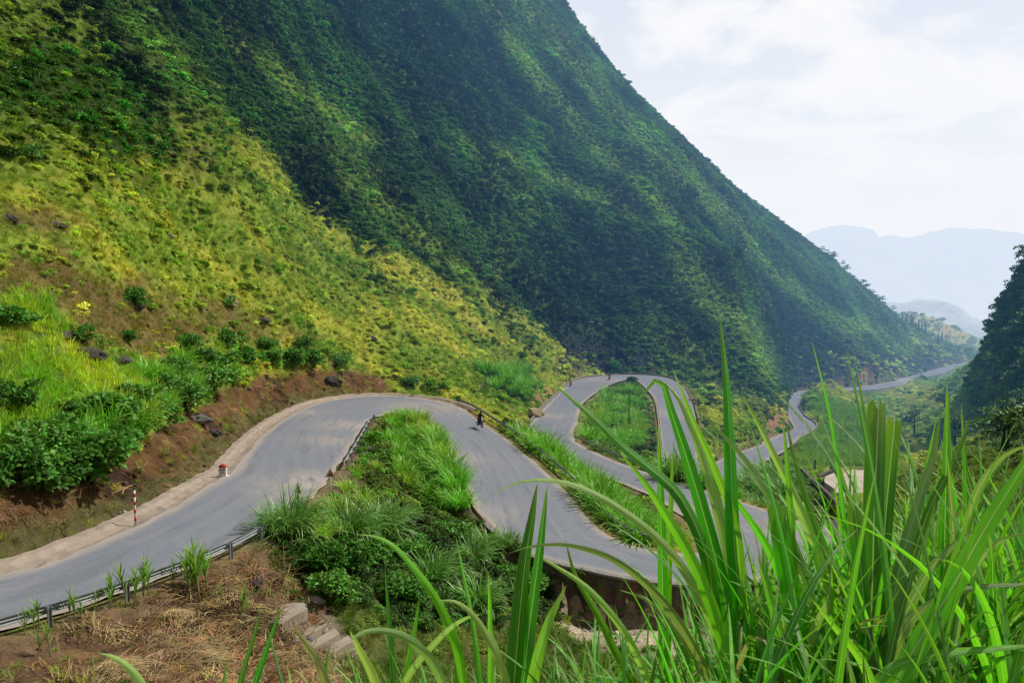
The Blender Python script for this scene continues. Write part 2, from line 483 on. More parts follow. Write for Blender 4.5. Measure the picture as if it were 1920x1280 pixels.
def new_mat(name):
    m = bpy.data.materials.new(name); m.use_nodes = True
    nt = m.node_tree; nt.nodes.clear()
    return m, nt
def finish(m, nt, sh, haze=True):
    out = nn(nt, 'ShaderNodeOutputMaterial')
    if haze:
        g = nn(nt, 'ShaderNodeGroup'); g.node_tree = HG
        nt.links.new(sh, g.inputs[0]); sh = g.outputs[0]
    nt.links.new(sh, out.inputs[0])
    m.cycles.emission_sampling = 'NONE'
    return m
def principled(nt, colr, rough=0.8, spec=0.3, metal=0.0, bump=None, bstr=0.3, bdist=0.05):
    p = nn(nt, 'ShaderNodeBsdfPrincipled')
    if isinstance(colr, (tuple, list)): p.inputs['Base Color'].default_value = tuple(colr)[:3] + (1,)
    else: nt.links.new(colr, p.inputs['Base Color'])
    if isinstance(rough, (int, float)): p.inputs['Roughness'].default_value = rough
    else: nt.links.new(rough, p.inputs['Roughness'])
    p.inputs['Specular IOR Level'].default_value = spec; p.inputs['Metallic'].default_value = metal
    if bump is not None:
        b = nn(nt, 'ShaderNodeBump'); b.inputs['Strength'].default_value = bstr; b.inputs['Distance'].default_value = bdist
        nt.links.new(bump, b.inputs['Height']); nt.links.new(b.outputs[0], p.inputs['Normal'])
    return p.outputs[0]

def simple(name, c1, c2=None, scale=6.0, rough=0.8, spec=0.3, metal=0.0, bstr=0.3, haze=True, detail=6):
    m, nt = new_mat(name)
    tc = nn(nt, 'ShaderNodeTexCoord')
    n1 = noise(nt, scale, detail, 0.6, tc.outputs['Object'])
    c2 = c2 or tuple(x * 0.7 for x in c1)
    cc = mixc(nt, ramp(nt, n1, [(0.3, 0.0), (0.7, 1.0)]), c1, c2)
    n2 = noise(nt, scale * 6, 4, 0.6, tc.outputs['Object'])
    cc = mixc(nt, 0.35, cc, ramp(nt, n2, [(0.25, 0.35), (0.75, 1.0)]), 'MULTIPLY')
    return finish(m, nt, principled(nt, cc, rough, spec, metal, n2, bstr, 0.03), haze)

def leaf_mat(name, base, tip=None, var=0.5, trans=0.3, instancer=False, rough=0.55, spec=0.25, dry=None):
    """foliage: colour by instance or object, by leaf ('rnd') and along the blade ('t')"""
    m, nt = new_mat(name)
    at_r = nn(nt, 'ShaderNodeAttribute', attribute_name='rnd'); at_t = nn(nt, 'ShaderNodeAttribute', attribute_name='t')
    if instancer:
        ti = nn(nt, 'ShaderNodeAttribute', attribute_name='tint', attribute_type='INSTANCER')
        cc = ti.outputs['Color']
    else:
        oi = nn(nt, 'ShaderNodeObjectInfo')
        cc = mixc(nt, oi.outputs['Random'], tuple(x * 0.8 for x in base), tuple(min(1, x * 1.2) for x in base))
    hs = nn(nt, 'ShaderNodeHueSaturation'); nt.links.new(cc, hs.inputs['Color'])
    nt.links.new(mathn(nt, 'MULTIPLY_ADD', at_r.outputs['Fac'], 0.05, 0.475), hs.inputs['Hue'])
    nt.links.new(mathn(nt, 'MULTIPLY_ADD', at_r.outputs['Fac'], var, 1.0 - var * 0.45), hs.inputs['Value'])
    cc = hs.outputs[0]
    if tip is not None:
        cc = mixc(nt, mathn(nt, 'MULTIPLY', at_t.outputs['Fac'], 0.8, clamp=True), cc, mixc(nt, 0.65, cc, tip))
        cc = mixc(nt, ramp(nt, at_t.outputs['Fac'], [(0.0, 0.75), (0.35, 0.0)]), cc, mixc(nt, 1.0, cc, (0.45, 0.42, 0.35), 'MULTIPLY'))
    if dry is not None:
        cc = mixc(nt, ramp(nt, at_r.outputs['Fac'], [(0.90, 0.0), (0.93, 1.0)]), cc, dry)
    p = principled(nt, cc, rough, spec)
    if trans > 0:
        tr = nn(nt, 'ShaderNodeBsdfTranslucent')
        nt.links.new(mixc(nt, 1.0, cc, (1.15, 1.25, 0.55), 'MULTIPLY'), tr.inputs['Color'])
        mx = nn(nt, 'ShaderNodeMixShader'); mx.inputs[0].default_value = trans
        nt.links.new(p, mx.inputs[1]); nt.links.new(tr.outputs[0], mx.inputs[2]); p = mx.outputs[0]
    return finish(m, nt, p)

# ------------------------------------------------------------------ plant meshes
class Leafy:
    def __init__(s): s.V = []; s.F = []; s.t = []; s.r = []; s.n = 0
    def strip(s, C, W, rnd):
        """C (k,3) centre line, W (k,3) half width vectors"""
        k = len(C)
        V = np.empty((2 * k, 3)); V[0::2] = C - W; V[1::2] = C + W
        i = np.arange(k - 1) * 2 + s.n
        s.F.append(np.stack([i, i + 1, i + 3, i + 2], -1)); s.V.append(V)
        tt = np.repeat(np.linspace(0, 1, k), 2); s.t.append(tt); s.r.append(np.full(2 * k, rnd)); s.n += 2 * k
    def mesh(s, name, smooth=True):
        me = mesh_np(name, np.concatenate(s.V), np.concatenate(s.F), smooth)
        fattr(me, 't', np.concatenate(s.t)); fattr(me, 'rnd', np.concatenate(s.r))
        return me

def blade_path(base, az_, lean, length, droop, k, rg):
    """arching blade: starts leaning by 'lean' from vertical, bends by 'droop' more"""
    th = lean + droop * (np.linspace(0, 1, k) ** 1.6)
    ds = length / (k - 1)
    st = np.stack([np.sin(th) * math.cos(az_), np.sin(th) * math.sin(az_), np.cos(th)], -1) * ds
    P = np.concatenate([[np.zeros(3)], np.cumsum(st[:-1], 0)]) + base
    return P

def grass_clump(name, n, rad_, hmin, hmax, width, k=5, lean=0.5, droop=1.6, seed=0):
    rg = np.random.default_rng(seed); L = Leafy()
    prof = np.sin(np.linspace(0.12, 1, k) * math.pi * 0.98) ** 0.6
    prof[-1] = 0.03
    for i in range(n):
        a = rg.random() * 2 * math.pi; r_ = rad_ * math.sqrt(rg.random())
        base = np.array([r_ * math.cos(a), r_ * math.sin(a), -0.05])
        aa = a + rg.normal(0, 0.7)
        ln = rg.uniform(hmin, hmax)
        P = blade_path(base, aa, abs(rg.normal(0, lean)) * (0.4 + 0.6 * r_ / rad_) + 0.04, ln, rg.uniform(0.15, 1) * droop, k, rg)
        ta = aa + math.pi / 2 + rg.normal(0, 0.5)
        wv = np.array([math.cos(ta), math.sin(ta), rg.normal(0, 0.25)])
        wv /= np.linalg.norm(wv)
        L.strip(P, wv[None] * (prof * width * rg.uniform(0.6, 1.2) / 2)[:, None], rg.random())
    return L.mesh(name)

def leaf_cloud(name, n, lobes, size, seed=0, flat=0.5):
    """foliage made of many small bent leaves spread through a few lobes; lobes = [(x,y,z,rx,ry,rz)]"""
    rg = np.random.default_rng(seed); L = Leafy()
    vol = np.array([l[3] * l[4] * l[5] for l in lobes]) ** 0.66; vol /= vol.sum()
    for i in range(n):
        l = lobes[rg.choice(len(lobes), p=vol)]
        d = rg.normal(size=3); d /= np.linalg.norm(d)
        if d[2] < -0.3: d[2] *= -0.6
        rr = rg.uniform(0.55, 1.05) ** 0.6
        p = np.array(l[:3]) + d * rr * np.array(l[3:])
        # leaf axis leans outward and a little down
        ax = d * 0.6 + rg.normal(size=3) * 0.6 + np.array([0, 0, 0.15]); ax /= np.linalg.norm(ax)
        up = np.array([0, 0, 1.0]) * flat + d * 0.4 + rg.normal(size=3) * 0.35
        wv = np.cross(ax, up); wv /= (np.linalg.norm(wv) + 1e-6)
        s_ = size * rg.uniform(0.6, 1.35)
        nrm = np.cross(wv, ax)
        C = np.stack([p, p + ax * s_ * 0.5 + nrm * 0.06 * s_, p + ax * s_ - nrm * 0.10 * s_])
        w_ = np.array([0.10, 0.30, 0.03]) * s_
        L.strip(C, wv[None] * w_[:, None], rg.random())
    return L.mesh(name, False)

def rand_lobes(rg, n, spread, r0, r1, h):
    out = []
    for i in range(n):
        a = rg.random() * 6.283; q = spread * math.sqrt(rg.random())
        r_ = rg.uniform(r0, r1)
        out.append((q * math.cos(a), q * math.sin(a), h * rg.uniform(0.3, 1.0), r_ * rg.uniform(.8, 1.2), r_ * rg.uniform(.8, 1.2), r_ * rg.uniform(.6, .95)))
    return out

# ------------------------------------------------------------------ scattering for what nobody could count
def scatter(name, P, rot, scl, tint, pick, protos):
    me = bpy.data.meshes.new(name)
    P = np.asarray(P, np.float32); n = len(P)
    me.vertices.add(n); me.vertices.foreach_set('co', P.ravel())
    a = me.attributes.new('rot', 'FLOAT_VECTOR', 'POINT'); a.data.foreach_set('vector', np.asarray(rot, np.float32).ravel())
    a = me.attributes.new('scl', 'FLOAT_VECTOR', 'POINT'); a.data.foreach_set('vector', np.asarray(scl, np.float32).ravel())
    cattr(me, 'tint', tint)
    a = me.attributes.new('pick', 'INT', 'POINT'); a.data.foreach_set('value', np.asarray(pick, np.int32))
    o = link(name, me); o['kind'] = 'stuff'
    pc = bpy.data.collections.new(name + '_kinds')
    for i, (pm, mt) in enumerate(protos):
        pm.materials.clear(); pm.materials.append(mt)
        pc.objects.link(bpy.data.objects.new('%s_kind_%02d' % (name, i), pm))
    ng = bpy.data.node_groups.new(name, 'GeometryNodeTree')
    ng.interface.new_socket('Geometry', in_out='INPUT', socket_type='NodeSocketGeometry')
    ng.interface.new_socket('Geometry', in_out='OUTPUT', socket_type='NodeSocketGeometry')
    gi = nn(ng, 'NodeGroupInput'); go = nn(ng, 'NodeGroupOutput'); ip = nn(ng, 'GeometryNodeInstanceOnPoints')
    ci = nn(ng, 'GeometryNodeCollectionInfo'); ci.inputs[0].default_value = pc
    ci.inputs['Separate Children'].default_value = True; ci.inputs['Reset Children'].default_value = True
    def na(nm, dt):
        x = nn(ng, 'GeometryNodeInputNamedAttribute', data_type=dt); x.inputs['Name'].default_value = nm
        return x.outputs['Attribute']
    ng.links.new(gi.outputs[0], ip.inputs['Points']); ng.links.new(ci.outputs[0], ip.inputs['Instance'])
    ip.inputs['Pick Instance'].default_value = True
    ng.links.new(na('pick', 'INT'), ip.inputs['Instance Index'])
    ng.links.new(na('rot', 'FLOAT_VECTOR'), ip.inputs['Rotation']); ng.links.new(na('scl', 'FLOAT_VECTOR'), ip.inputs['Scale'])
    ng.links.new(ip.outputs[0], go.inputs[0])
    md = o.modifiers.new('scatter', 'NODES'); md.node_group = ng
    return o

# ------------------------------------------------------------------ reading the ground back
_lr0 = math.log(0.9); _lr1 = math.log(1500.0)
def _grid_ij(x, y):
    r_ = np.hypot(x, y); a = np.arctan2(x, y)
    fi = (np.log(np.maximum(r_, 0.91)) - _lr0) / (_lr1 - _lr0) * (NRAD - 1)
    fj = (a - az[0]) / (az[-1] - az[0]) * (NA - 1)
    return np.clip(fi, 0, NRAD - 1.001), np.clip(fj, 0, NA - 1.001)
def sample(A, x, y):
    x = np.asarray(x, float); y = np.asarray(y, float)
    fi, fj = _grid_ij(x, y); i = fi.astype(int); j = fj.astype(int); u = fi - i; v = fj - j
    if A.ndim == 3: u = u[..., None]; v = v[..., None]
    return (A[i, j] * (1 - u) + A[i + 1, j] * u) * (1 - v) + (A[i, j + 1] * (1 - u) + A[i + 1, j + 1] * u) * v
def gz(x, y): return float(sample(GZ, x, y))
def drop(px, py, ymin=4.0, ymax=900.0, steps=1500):
    """where a sight line first meets the ground"""
    a, b, c_ = ray(px, py)
    Y = np.exp(np.linspace(math.log(ymin), math.log(ymax), steps))
    X = a / b * Y; Z = c_ / b * Y
    h = sample(GZ, X, Y)
    k = np.nonzero(Z <= h)[0]
    i = k[0] if len(k) else steps - 1
    return (float(X[i]), float(Y[i]), float(h[i]))
# ------------------------------------------------------------------ what grows where
_front = PF > 0.5
def pmask(poly, soft=25.0, wob=0.0, wl=60.0):
    P = np.array(poly, float); n = len(P)
    x = PX; y = PY
    if wob:
        x = x + wob * perlin(PX / wl + 3.1, PY / wl); y = y + wob * perlin(PX / wl - 7.7, PY / wl + 5.2)
    ins = np.zeros(x.shape, bool); dm = np.full(x.shape, 1e9)
    for i in range(n):
        a = P[i]; b = P[(i + 1) % n]
        if a[1] != b[1]:
            cr = ((a[1] > y) != (b[1] > y)) & (x < (b[0] - a[0]) * (y - a[1]) / (b[1] - a[1]) + a[0])
            ins ^= cr
        ab = b - a; t = np.clip(((x - a[0]) * ab[0] + (y - a[1]) * ab[1]) / (ab @ ab), 0, 1)
        dm = np.minimum(dm, np.hypot(x - a[0] - t * ab[0], y - a[1] - t * ab[1]))
    sd = np.where(ins, dm, -dm)
    return np.where(_front, sstep(-soft, soft, sd), 0.0)

def curve_y(pts):
    xs = [p[0] for p in pts]; ys = [p[1] for p in pts]
    return np.interp(PX, xs, ys)
RAD_ = np.hypot(GX, GY)
N1 = fbm(GX / 16, GY / 16, 4); N2 = fbm(GX / 5.0 + 9, GY / 5.0, 4); N3 = fbm(GX / 1.6, GY / 1.6, 3)
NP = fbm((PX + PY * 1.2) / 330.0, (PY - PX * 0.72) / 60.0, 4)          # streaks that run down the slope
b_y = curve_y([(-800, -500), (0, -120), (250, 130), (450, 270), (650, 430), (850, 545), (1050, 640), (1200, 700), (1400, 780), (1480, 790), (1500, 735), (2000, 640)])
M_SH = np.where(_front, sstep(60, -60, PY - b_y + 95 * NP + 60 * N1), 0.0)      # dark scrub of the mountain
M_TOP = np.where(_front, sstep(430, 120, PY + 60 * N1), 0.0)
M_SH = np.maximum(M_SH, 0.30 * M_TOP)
M_SH *= sstep(40, 60, RAD_)
_xl = np.interp(GY, [100, 140, 160, 215, 290, 312, 345, 400, 500, 600], [12, 38, 50, 76, 102, 125, 155, 200, 285, 380])
M_SH *= 1 - sstep(-2, 6, GX - _xl) * (GX < 330)
far_ter = sstep(560, 620, RAD_)
M_CUT = pmask([(-60, 1090), (-60, 915), (100, 905), (220, 862), (300, 800), (400, 738), (480, 708), (620, 690), (720, 705), (740, 742), (600, 750), (540, 785), (480, 835), (430, 890), (330, 950), (200, 1010)], 9, 14, 40)
M_FIELD = pmask([(-80, 552), (100, 556), (135, 615), (105, 655), (210, 690), (320, 688), (340, 730), (240, 772), (140, 805), (60, 850), (-80, 870)], 10, 16, 40)
M_FIELD *= 1 - np.clip(pmask([(-80, 590), (45, 595), (60, 640), (-80, 650)], 10, 12, 40) + pmask([(-80, 735), (60, 740), (75, 775), (-80, 785)], 9, 12, 40) + pmask([(100, 755), (210, 765), (190, 795), (110, 790)], 8, 12, 40), 0, 1)
M_PATCH = pmask([(-60, 110), (120, 85), (290, 140), (330, 290), (250, 310), (150, 260), (90, 225), (-60, 190)], 25, 40, 70)
M_SOIL = np.clip(pmask([(0, 470), (130, 480), (330, 560), (380, 640), (300, 680), (200, 660), (130, 600), (0, 545)], 22, 45, 50) + 0.9 * pmask([(0, 380), (160, 400), (120, 440), (0, 430)], 14, 20, 40) + 0.8 * pmask([(360, 560), (440, 560), (560, 640), (480, 650), (380, 620)], 16, 30, 40), 0, 1)
M_STRAW = pmask([(-80, 1215), (250, 1120), (490, 1015), (540, 1090), (600, 1180), (640, 1300), (-80, 1300)], 14, 20, 40)
M_F3 = np.clip(pmask([(1510, 752), (1545, 745), (1640, 780), (1600, 790), (1545, 790)], 6, 6) + pmask([(1500, 820), (1545, 798), (1640, 800), (1695, 820), (1690, 880), (1500, 875)], 6, 6), 0, 1)
M_F4 = pmask([(880, 680), (990, 690), (1018, 725), (985, 760), (900, 735)], 12, 16, 40)
M_RNEAR = np.where(PX > 1500, pmask([(1740, 840), (1990, 760), (1990, 1080), (1720, 1060), (1700, 960)], 25, 20), 0)
M_ISL = np.clip(pmask([(690, 792), (745, 755), (812, 775), (870, 905), (910, 975), (1000, 1050), (1010, 1110), (900, 1180), (720, 1150), (600, 1080), (520, 1005), (600, 930), (655, 850)], 8)
                + pmask([(1086, 762), (1150, 718), (1215, 735), (1245, 850), (1240, 905), (1100, 842)], 5)
                + pmask([(960, 790), (1030, 825), (1220, 925), (1290, 990), (1200, 975), (1080, 905), (1000, 850), (930, 800)], 6)
                + pmask([(1235, 850), (1460, 860), (1560, 960), (1480, 960), (1310, 910)], 6), 0, 1)
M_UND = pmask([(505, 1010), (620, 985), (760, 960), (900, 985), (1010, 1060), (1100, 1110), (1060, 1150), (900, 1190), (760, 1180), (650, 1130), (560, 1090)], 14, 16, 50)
M_GRAV = np.where(RAD_ < 90, pmask([(1040, 1115), (1330, 1120), (1420, 1200), (1300, 1240), (1060, 1200)], 14, 18, 40), 0)
M_STEP = np.where(RAD_ < 60, pmask([(500, 1120), (600, 1130), (690, 1230), (600, 1260), (540, 1190)], 12, 10), 0)
M_CLIFF = np.clip(pmask([(1040, 615), (1230, 650), (1240, 700), (1050, 698)], 14, 20) + np.where(RAD_ > 280, pmask([(1490, 690), (1600, 655), (1700, 665), (1830, 660), (1830, 685), (1700, 712), (1600, 728), (1490, 732)], 6, 8), 0), 0, 1)
M_SCAR = np.clip(pmask([(1440, 770), (1470, 768), (1490, 790), (1470, 812), (1430, 815)], 7, 6) + np.where(RAD_ > 280, pmask([(1612, 695), (1628, 695), (1630, 728), (1612, 728)], 4), 0) + pmask([(1000, 735), (1050, 715), (1030, 745), (1000, 765)], 6, 6), 0, 1)
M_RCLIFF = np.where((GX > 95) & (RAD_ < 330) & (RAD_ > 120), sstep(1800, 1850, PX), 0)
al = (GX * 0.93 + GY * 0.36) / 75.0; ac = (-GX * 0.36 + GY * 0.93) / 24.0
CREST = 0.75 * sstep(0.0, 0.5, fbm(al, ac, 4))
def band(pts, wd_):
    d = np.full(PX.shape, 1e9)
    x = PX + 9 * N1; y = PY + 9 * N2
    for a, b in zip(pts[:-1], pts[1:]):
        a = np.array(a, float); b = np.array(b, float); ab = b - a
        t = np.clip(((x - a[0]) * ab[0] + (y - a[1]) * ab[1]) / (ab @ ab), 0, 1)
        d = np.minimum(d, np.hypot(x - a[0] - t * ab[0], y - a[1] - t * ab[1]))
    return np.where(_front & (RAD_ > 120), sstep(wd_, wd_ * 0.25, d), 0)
M_LIT = np.zeros(PX.shape)  # bright crest grass, with sunlight on the ribs painted in as lighter colour
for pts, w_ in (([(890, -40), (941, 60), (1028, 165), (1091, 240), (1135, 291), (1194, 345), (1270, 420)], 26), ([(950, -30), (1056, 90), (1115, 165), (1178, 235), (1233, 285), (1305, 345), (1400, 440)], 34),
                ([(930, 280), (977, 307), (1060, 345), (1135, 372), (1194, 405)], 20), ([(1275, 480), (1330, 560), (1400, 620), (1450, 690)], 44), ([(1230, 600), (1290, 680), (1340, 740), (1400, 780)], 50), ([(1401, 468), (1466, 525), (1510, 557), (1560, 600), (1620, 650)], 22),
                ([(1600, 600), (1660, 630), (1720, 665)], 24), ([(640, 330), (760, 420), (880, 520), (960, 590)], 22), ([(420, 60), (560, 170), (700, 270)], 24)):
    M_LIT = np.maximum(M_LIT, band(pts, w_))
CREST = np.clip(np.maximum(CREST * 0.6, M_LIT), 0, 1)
M_SHADE = np.clip(pmask([(600, -40), (830, -20), (880, 110), (975, 255), (890, 260), (760, 175), (640, 85)], 30, 30, 60) + pmask([(1010, 400), (1240, 455), (1290, 640), (1060, 630), (940, 560)], 40, 40, 70) + np.where(RAD_ > 200, pmask([(1435, 540), (1600, 655), (1570, 735), (1480, 725), (1430, 640)], 22, 20, 50), 0) + 0.8 * pmask([(560, 350), (760, 480), (860, 560), (700, 480), (540, 390)], 30, 30, 60), 0, 1) * (RAD_ > 100)  # shade on gullies and mountain face, painted as darker, bluer scrub
CREST *= 1 - 0.8 * M_SHADE
# what the view, or one a few steps aside, can see
_ang_el = GZ / RAD_
_run = np.maximum.accumulate(_ang_el, 0)
VIS = ((_ang_el + 7.0 / RAD_ + 0.004) >= np.concatenate([_run[:1], _run[:-1]])) * 1.0
BARE = GNEAR < (np.where(GSIDE > 0, SHL[GST], SHR[GST]) * 0.8 + 0.25 + 0.25 * N2)

def lerp(a, b, m): return a * (1 - m[..., None]) + np.asarray(b, float) * m[..., None]
COL = np.zeros(GP.shape) + np.array([0.20, 0.26, 0.032])
COL = lerp(COL, (0.36, 0.35, 0.048), sstep(-0.1, 0.5, NP + 0.5 * N2))
COL = lerp(COL, (0.10, 0.15, 0.028), M_TOP * 0.75)
COL = lerp(COL, (0.100, 0.062, 0.032), sstep(0.15, 0.5, -NP * 0.6 + N2 * 0.8) * 0.7)
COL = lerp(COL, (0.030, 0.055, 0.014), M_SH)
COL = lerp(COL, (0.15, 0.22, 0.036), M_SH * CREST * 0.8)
COL = lerp(COL, (0.135, 0.085, 0.038), M_SOIL * 0.85)
COL = lerp(COL, (0.10, 0.19, 0.022), M_FIELD); COL = lerp(COL, (0.05, 0.085, 0.018), M_FIELD * sstep(0.05, 0.4, N2)); COL = lerp(COL, (0.03, 0.06, 0.015), M_PATCH)
COL = lerp(COL, (0.118, 0.062, 0.025), M_CUT); COL = lerp(COL, (0.045, 0.027, 0.016), M_CUT * sstep(0.05, 0.45, N2)); COL = lerp(COL, (0.16, 0.098, 0.050), M_CUT * sstep(0.1, 0.5, -N2 + 0.5 * N3) * 0.7)
M_FOOT = np.where((GSIDE > 0) & (GST < tie(13.0)) & (RAD_ < 130), sstep(1.8, 2.1, GNEAR) * sstep(3.4, 2.6, GNEAR + 0.9 * N2), 0)
COL = lerp(COL, (0.085, 0.085, 0.030), M_FOOT * 0.8)
COL = lerp(COL, (0.13, 0.078, 0.042), M_STRAW); COL = lerp(COL, (0.07, 0.042, 0.026), M_STRAW * sstep(0.0, 0.4, N2)); COL = lerp(COL, (0.20, 0.14, 0.075), M_STRAW * sstep(0.1, 0.5, N3 - 0.4 * N2) * 0.8)
COL = lerp(COL, (0.09, 0.16, 0.03), M_F3); COL = lerp(COL, (0.05, 0.085, 0.02), M_F4); COL = lerp(COL, (0.085, 0.090, 0.022), M_RNEAR)
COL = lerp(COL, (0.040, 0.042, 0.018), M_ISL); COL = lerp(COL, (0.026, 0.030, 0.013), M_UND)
M_OWN = sstep(54, 46, GY) * sstep(-16, -11, GX) * sstep(0, 6, GNEAR) * (1 - M_STRAW)
COL = lerp(COL, (0.070, 0.085, 0.022), M_OWN * 0.9)
COL = lerp(COL, (0.42, 0.34, 0.24), M_GRAV); COL = lerp(COL, (0.20, 0.165, 0.115), M_STEP)
COL = lerp(COL, (0.020, 0.024, 0.026), M_CLIFF); COL = lerp(COL, (0.045, 0.042, 0.036), M_CLIFF * sstep(0.0, 0.4, N3)); COL = lerp(COL, (0.27, 0.145, 0.075), M_SCAR)
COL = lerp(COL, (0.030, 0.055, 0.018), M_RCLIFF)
COL = lerp(COL, (0.40, 0.38, 0.08), far_ter); COL = lerp(COL, (0.42, 0.25, 0.10), far_ter * sstep(0, 0.4, N1)); COL = lerp(COL, (0.22, 0.34, 0.06), far_ter * sstep(0, 0.4, -N1)); COL = lerp(COL, (0.08, 0.11, 0.03), far_ter * 0.8 * sstep(0.45, 0.85, np.sin(GZ * 1.5 + 2.5 * N1)))
verge = np.clip(1 - np.abs(GNEAR - 0.5) / 2.0, 0, 1) * (RAD_ < 600)
COL = lerp(COL, (0.20, 0.145, 0.090), verge * sstep(-0.5, 0.4, N2 + 0.3) * 0.85)
COL = lerp(COL, (0.032, 0.045, 0.015), np.where((RAD_ < 22), 0.8, 0.0))

def ground_mat():
    m, nt = new_mat('ground')
    ca = nn(nt, 'ShaderNodeAttribute', attribute_name='col')
    tc = nn(nt, 'ShaderNodeTexCoord')
    a = noise(nt, 1.3, 8, 0.65, tc.outputs['Object']); b = noise(nt, 9.0, 6, 0.7, tc.outputs['Object'])
    cc = mixc(nt, 0.75, ca.outputs['Color'], ramp(nt, a, [(0.28, (0.40, 0.38, 0.33)), (0.5, (1.0, 1.0, 1.0)), (0.72, (1.6, 1.55, 1.4))]), 'MULTIPLY')
    cc = mixc(nt, 0.7, cc, ramp(nt, b, [(0.3, 0.4), (0.7, 1.35)]), 'MULTIPLY')
    h = mathn(nt, 'ADD', mathn(nt, 'MULTIPLY', a, 1.0), mathn(nt, 'MULTIPLY', b, 0.25))
    return finish(m, nt, principled(nt, cc, 0.95, 0.1, 0, h, 0.9, 0.35))
idx = np.arange(NA * NRAD).reshape(NRAD, NA)
q = np.stack([idx[:-1, :-1], idx[:-1, 1:], idx[1:, 1:], idx[1:, :-1]], -1).reshape(-1, 4)
me = mesh_np('ground', GP.reshape(-1, 3), q)
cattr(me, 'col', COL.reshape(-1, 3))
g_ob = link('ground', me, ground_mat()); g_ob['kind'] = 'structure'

# ------------------------------------------------------------------ road
NW = 14
lat = np.linspace(0, 1, NW)
RV = RL[:, None, :] * (1 - lat[None, :, None]) + RR[:, None, :] * lat[None, :, None]
# a narrow crown
RV[..., 2] += 0.05 * (1 - (2 * lat[None, :] - 1) ** 2) + 0.02
wob = 0.32 * fbm(np.arange(NR) / 2.2, np.arange(NR) * 0 + 2.2, 3)
dirw = (RR - RL); dirw /= np.linalg.norm(dirw, axis=1)[:, None]
RV[:, 0, :] -= dirw * wob[:, None]; RV[:, -1, :] += dirw * np.roll(wob, 31)[:, None]
rlen = np.concatenate([[0], np.cumsum(np.linalg.norm(np.diff(RC, axis=0), axis=1))])
ri = np.arange(NR * NW).reshape(NR, NW)
rq = np.stack([ri[:-1, :-1], ri[:-1, 1:], ri[1:, 1:], ri[1:, :-1]], -1).reshape(-1, 4)
me = mesh_np('road', RV.reshape(-1, 3), rq)
wid = np.linalg.norm(RR - RL, axis=1)
dl = np.minimum(lat[None, :] * wid[:, None], (1 - lat)[None, :] * wid[:, None])
fattr(me, 'edge', dl); fattr(me, 'along', np.repeat(rlen[:, None], NW, 1)); fattr(me, 'across', lat[None, :] * wid[:, None])
dust = np.zeros((NR, NW))
for (px, py, z, r_, s_) in [(592, 905, -14.0, 3.2, 0.9), (560, 930, -13.7, 2.5, 0.6), (660, 800, -15.3, 3.5, 0.7), (620, 830, -14.9, 3.0, 0.5), (800, 765, -16.2, 5, 0.6), (560, 775, -15.2, 3, 0.5), (870, 860, -16.9, 2.6, 0.5), (930, 960, -17.8, 2.5, 0.35), (1130, 712, -24.8, 6, 0.5), (1255, 770, -27, 4, 0.5), (1030, 780, -23.2, 3, 0.5), (1300, 960, -20.8, 4, 0.5), (1480, 1000, -20.4, 4, 0.6), (1700, 712, -49.5, 14, 0.7), (1835, 678, -53, 25, 1.0)]:
    p = on_z(px, py, z)
    dust = np.maximum(dust, s_ * np.exp(-((RV[..., 0] - p[0]) ** 2 + (RV[..., 1] - p[1]) ** 2) / (r_ * r_)))
fattr(me, 'dust', dust)
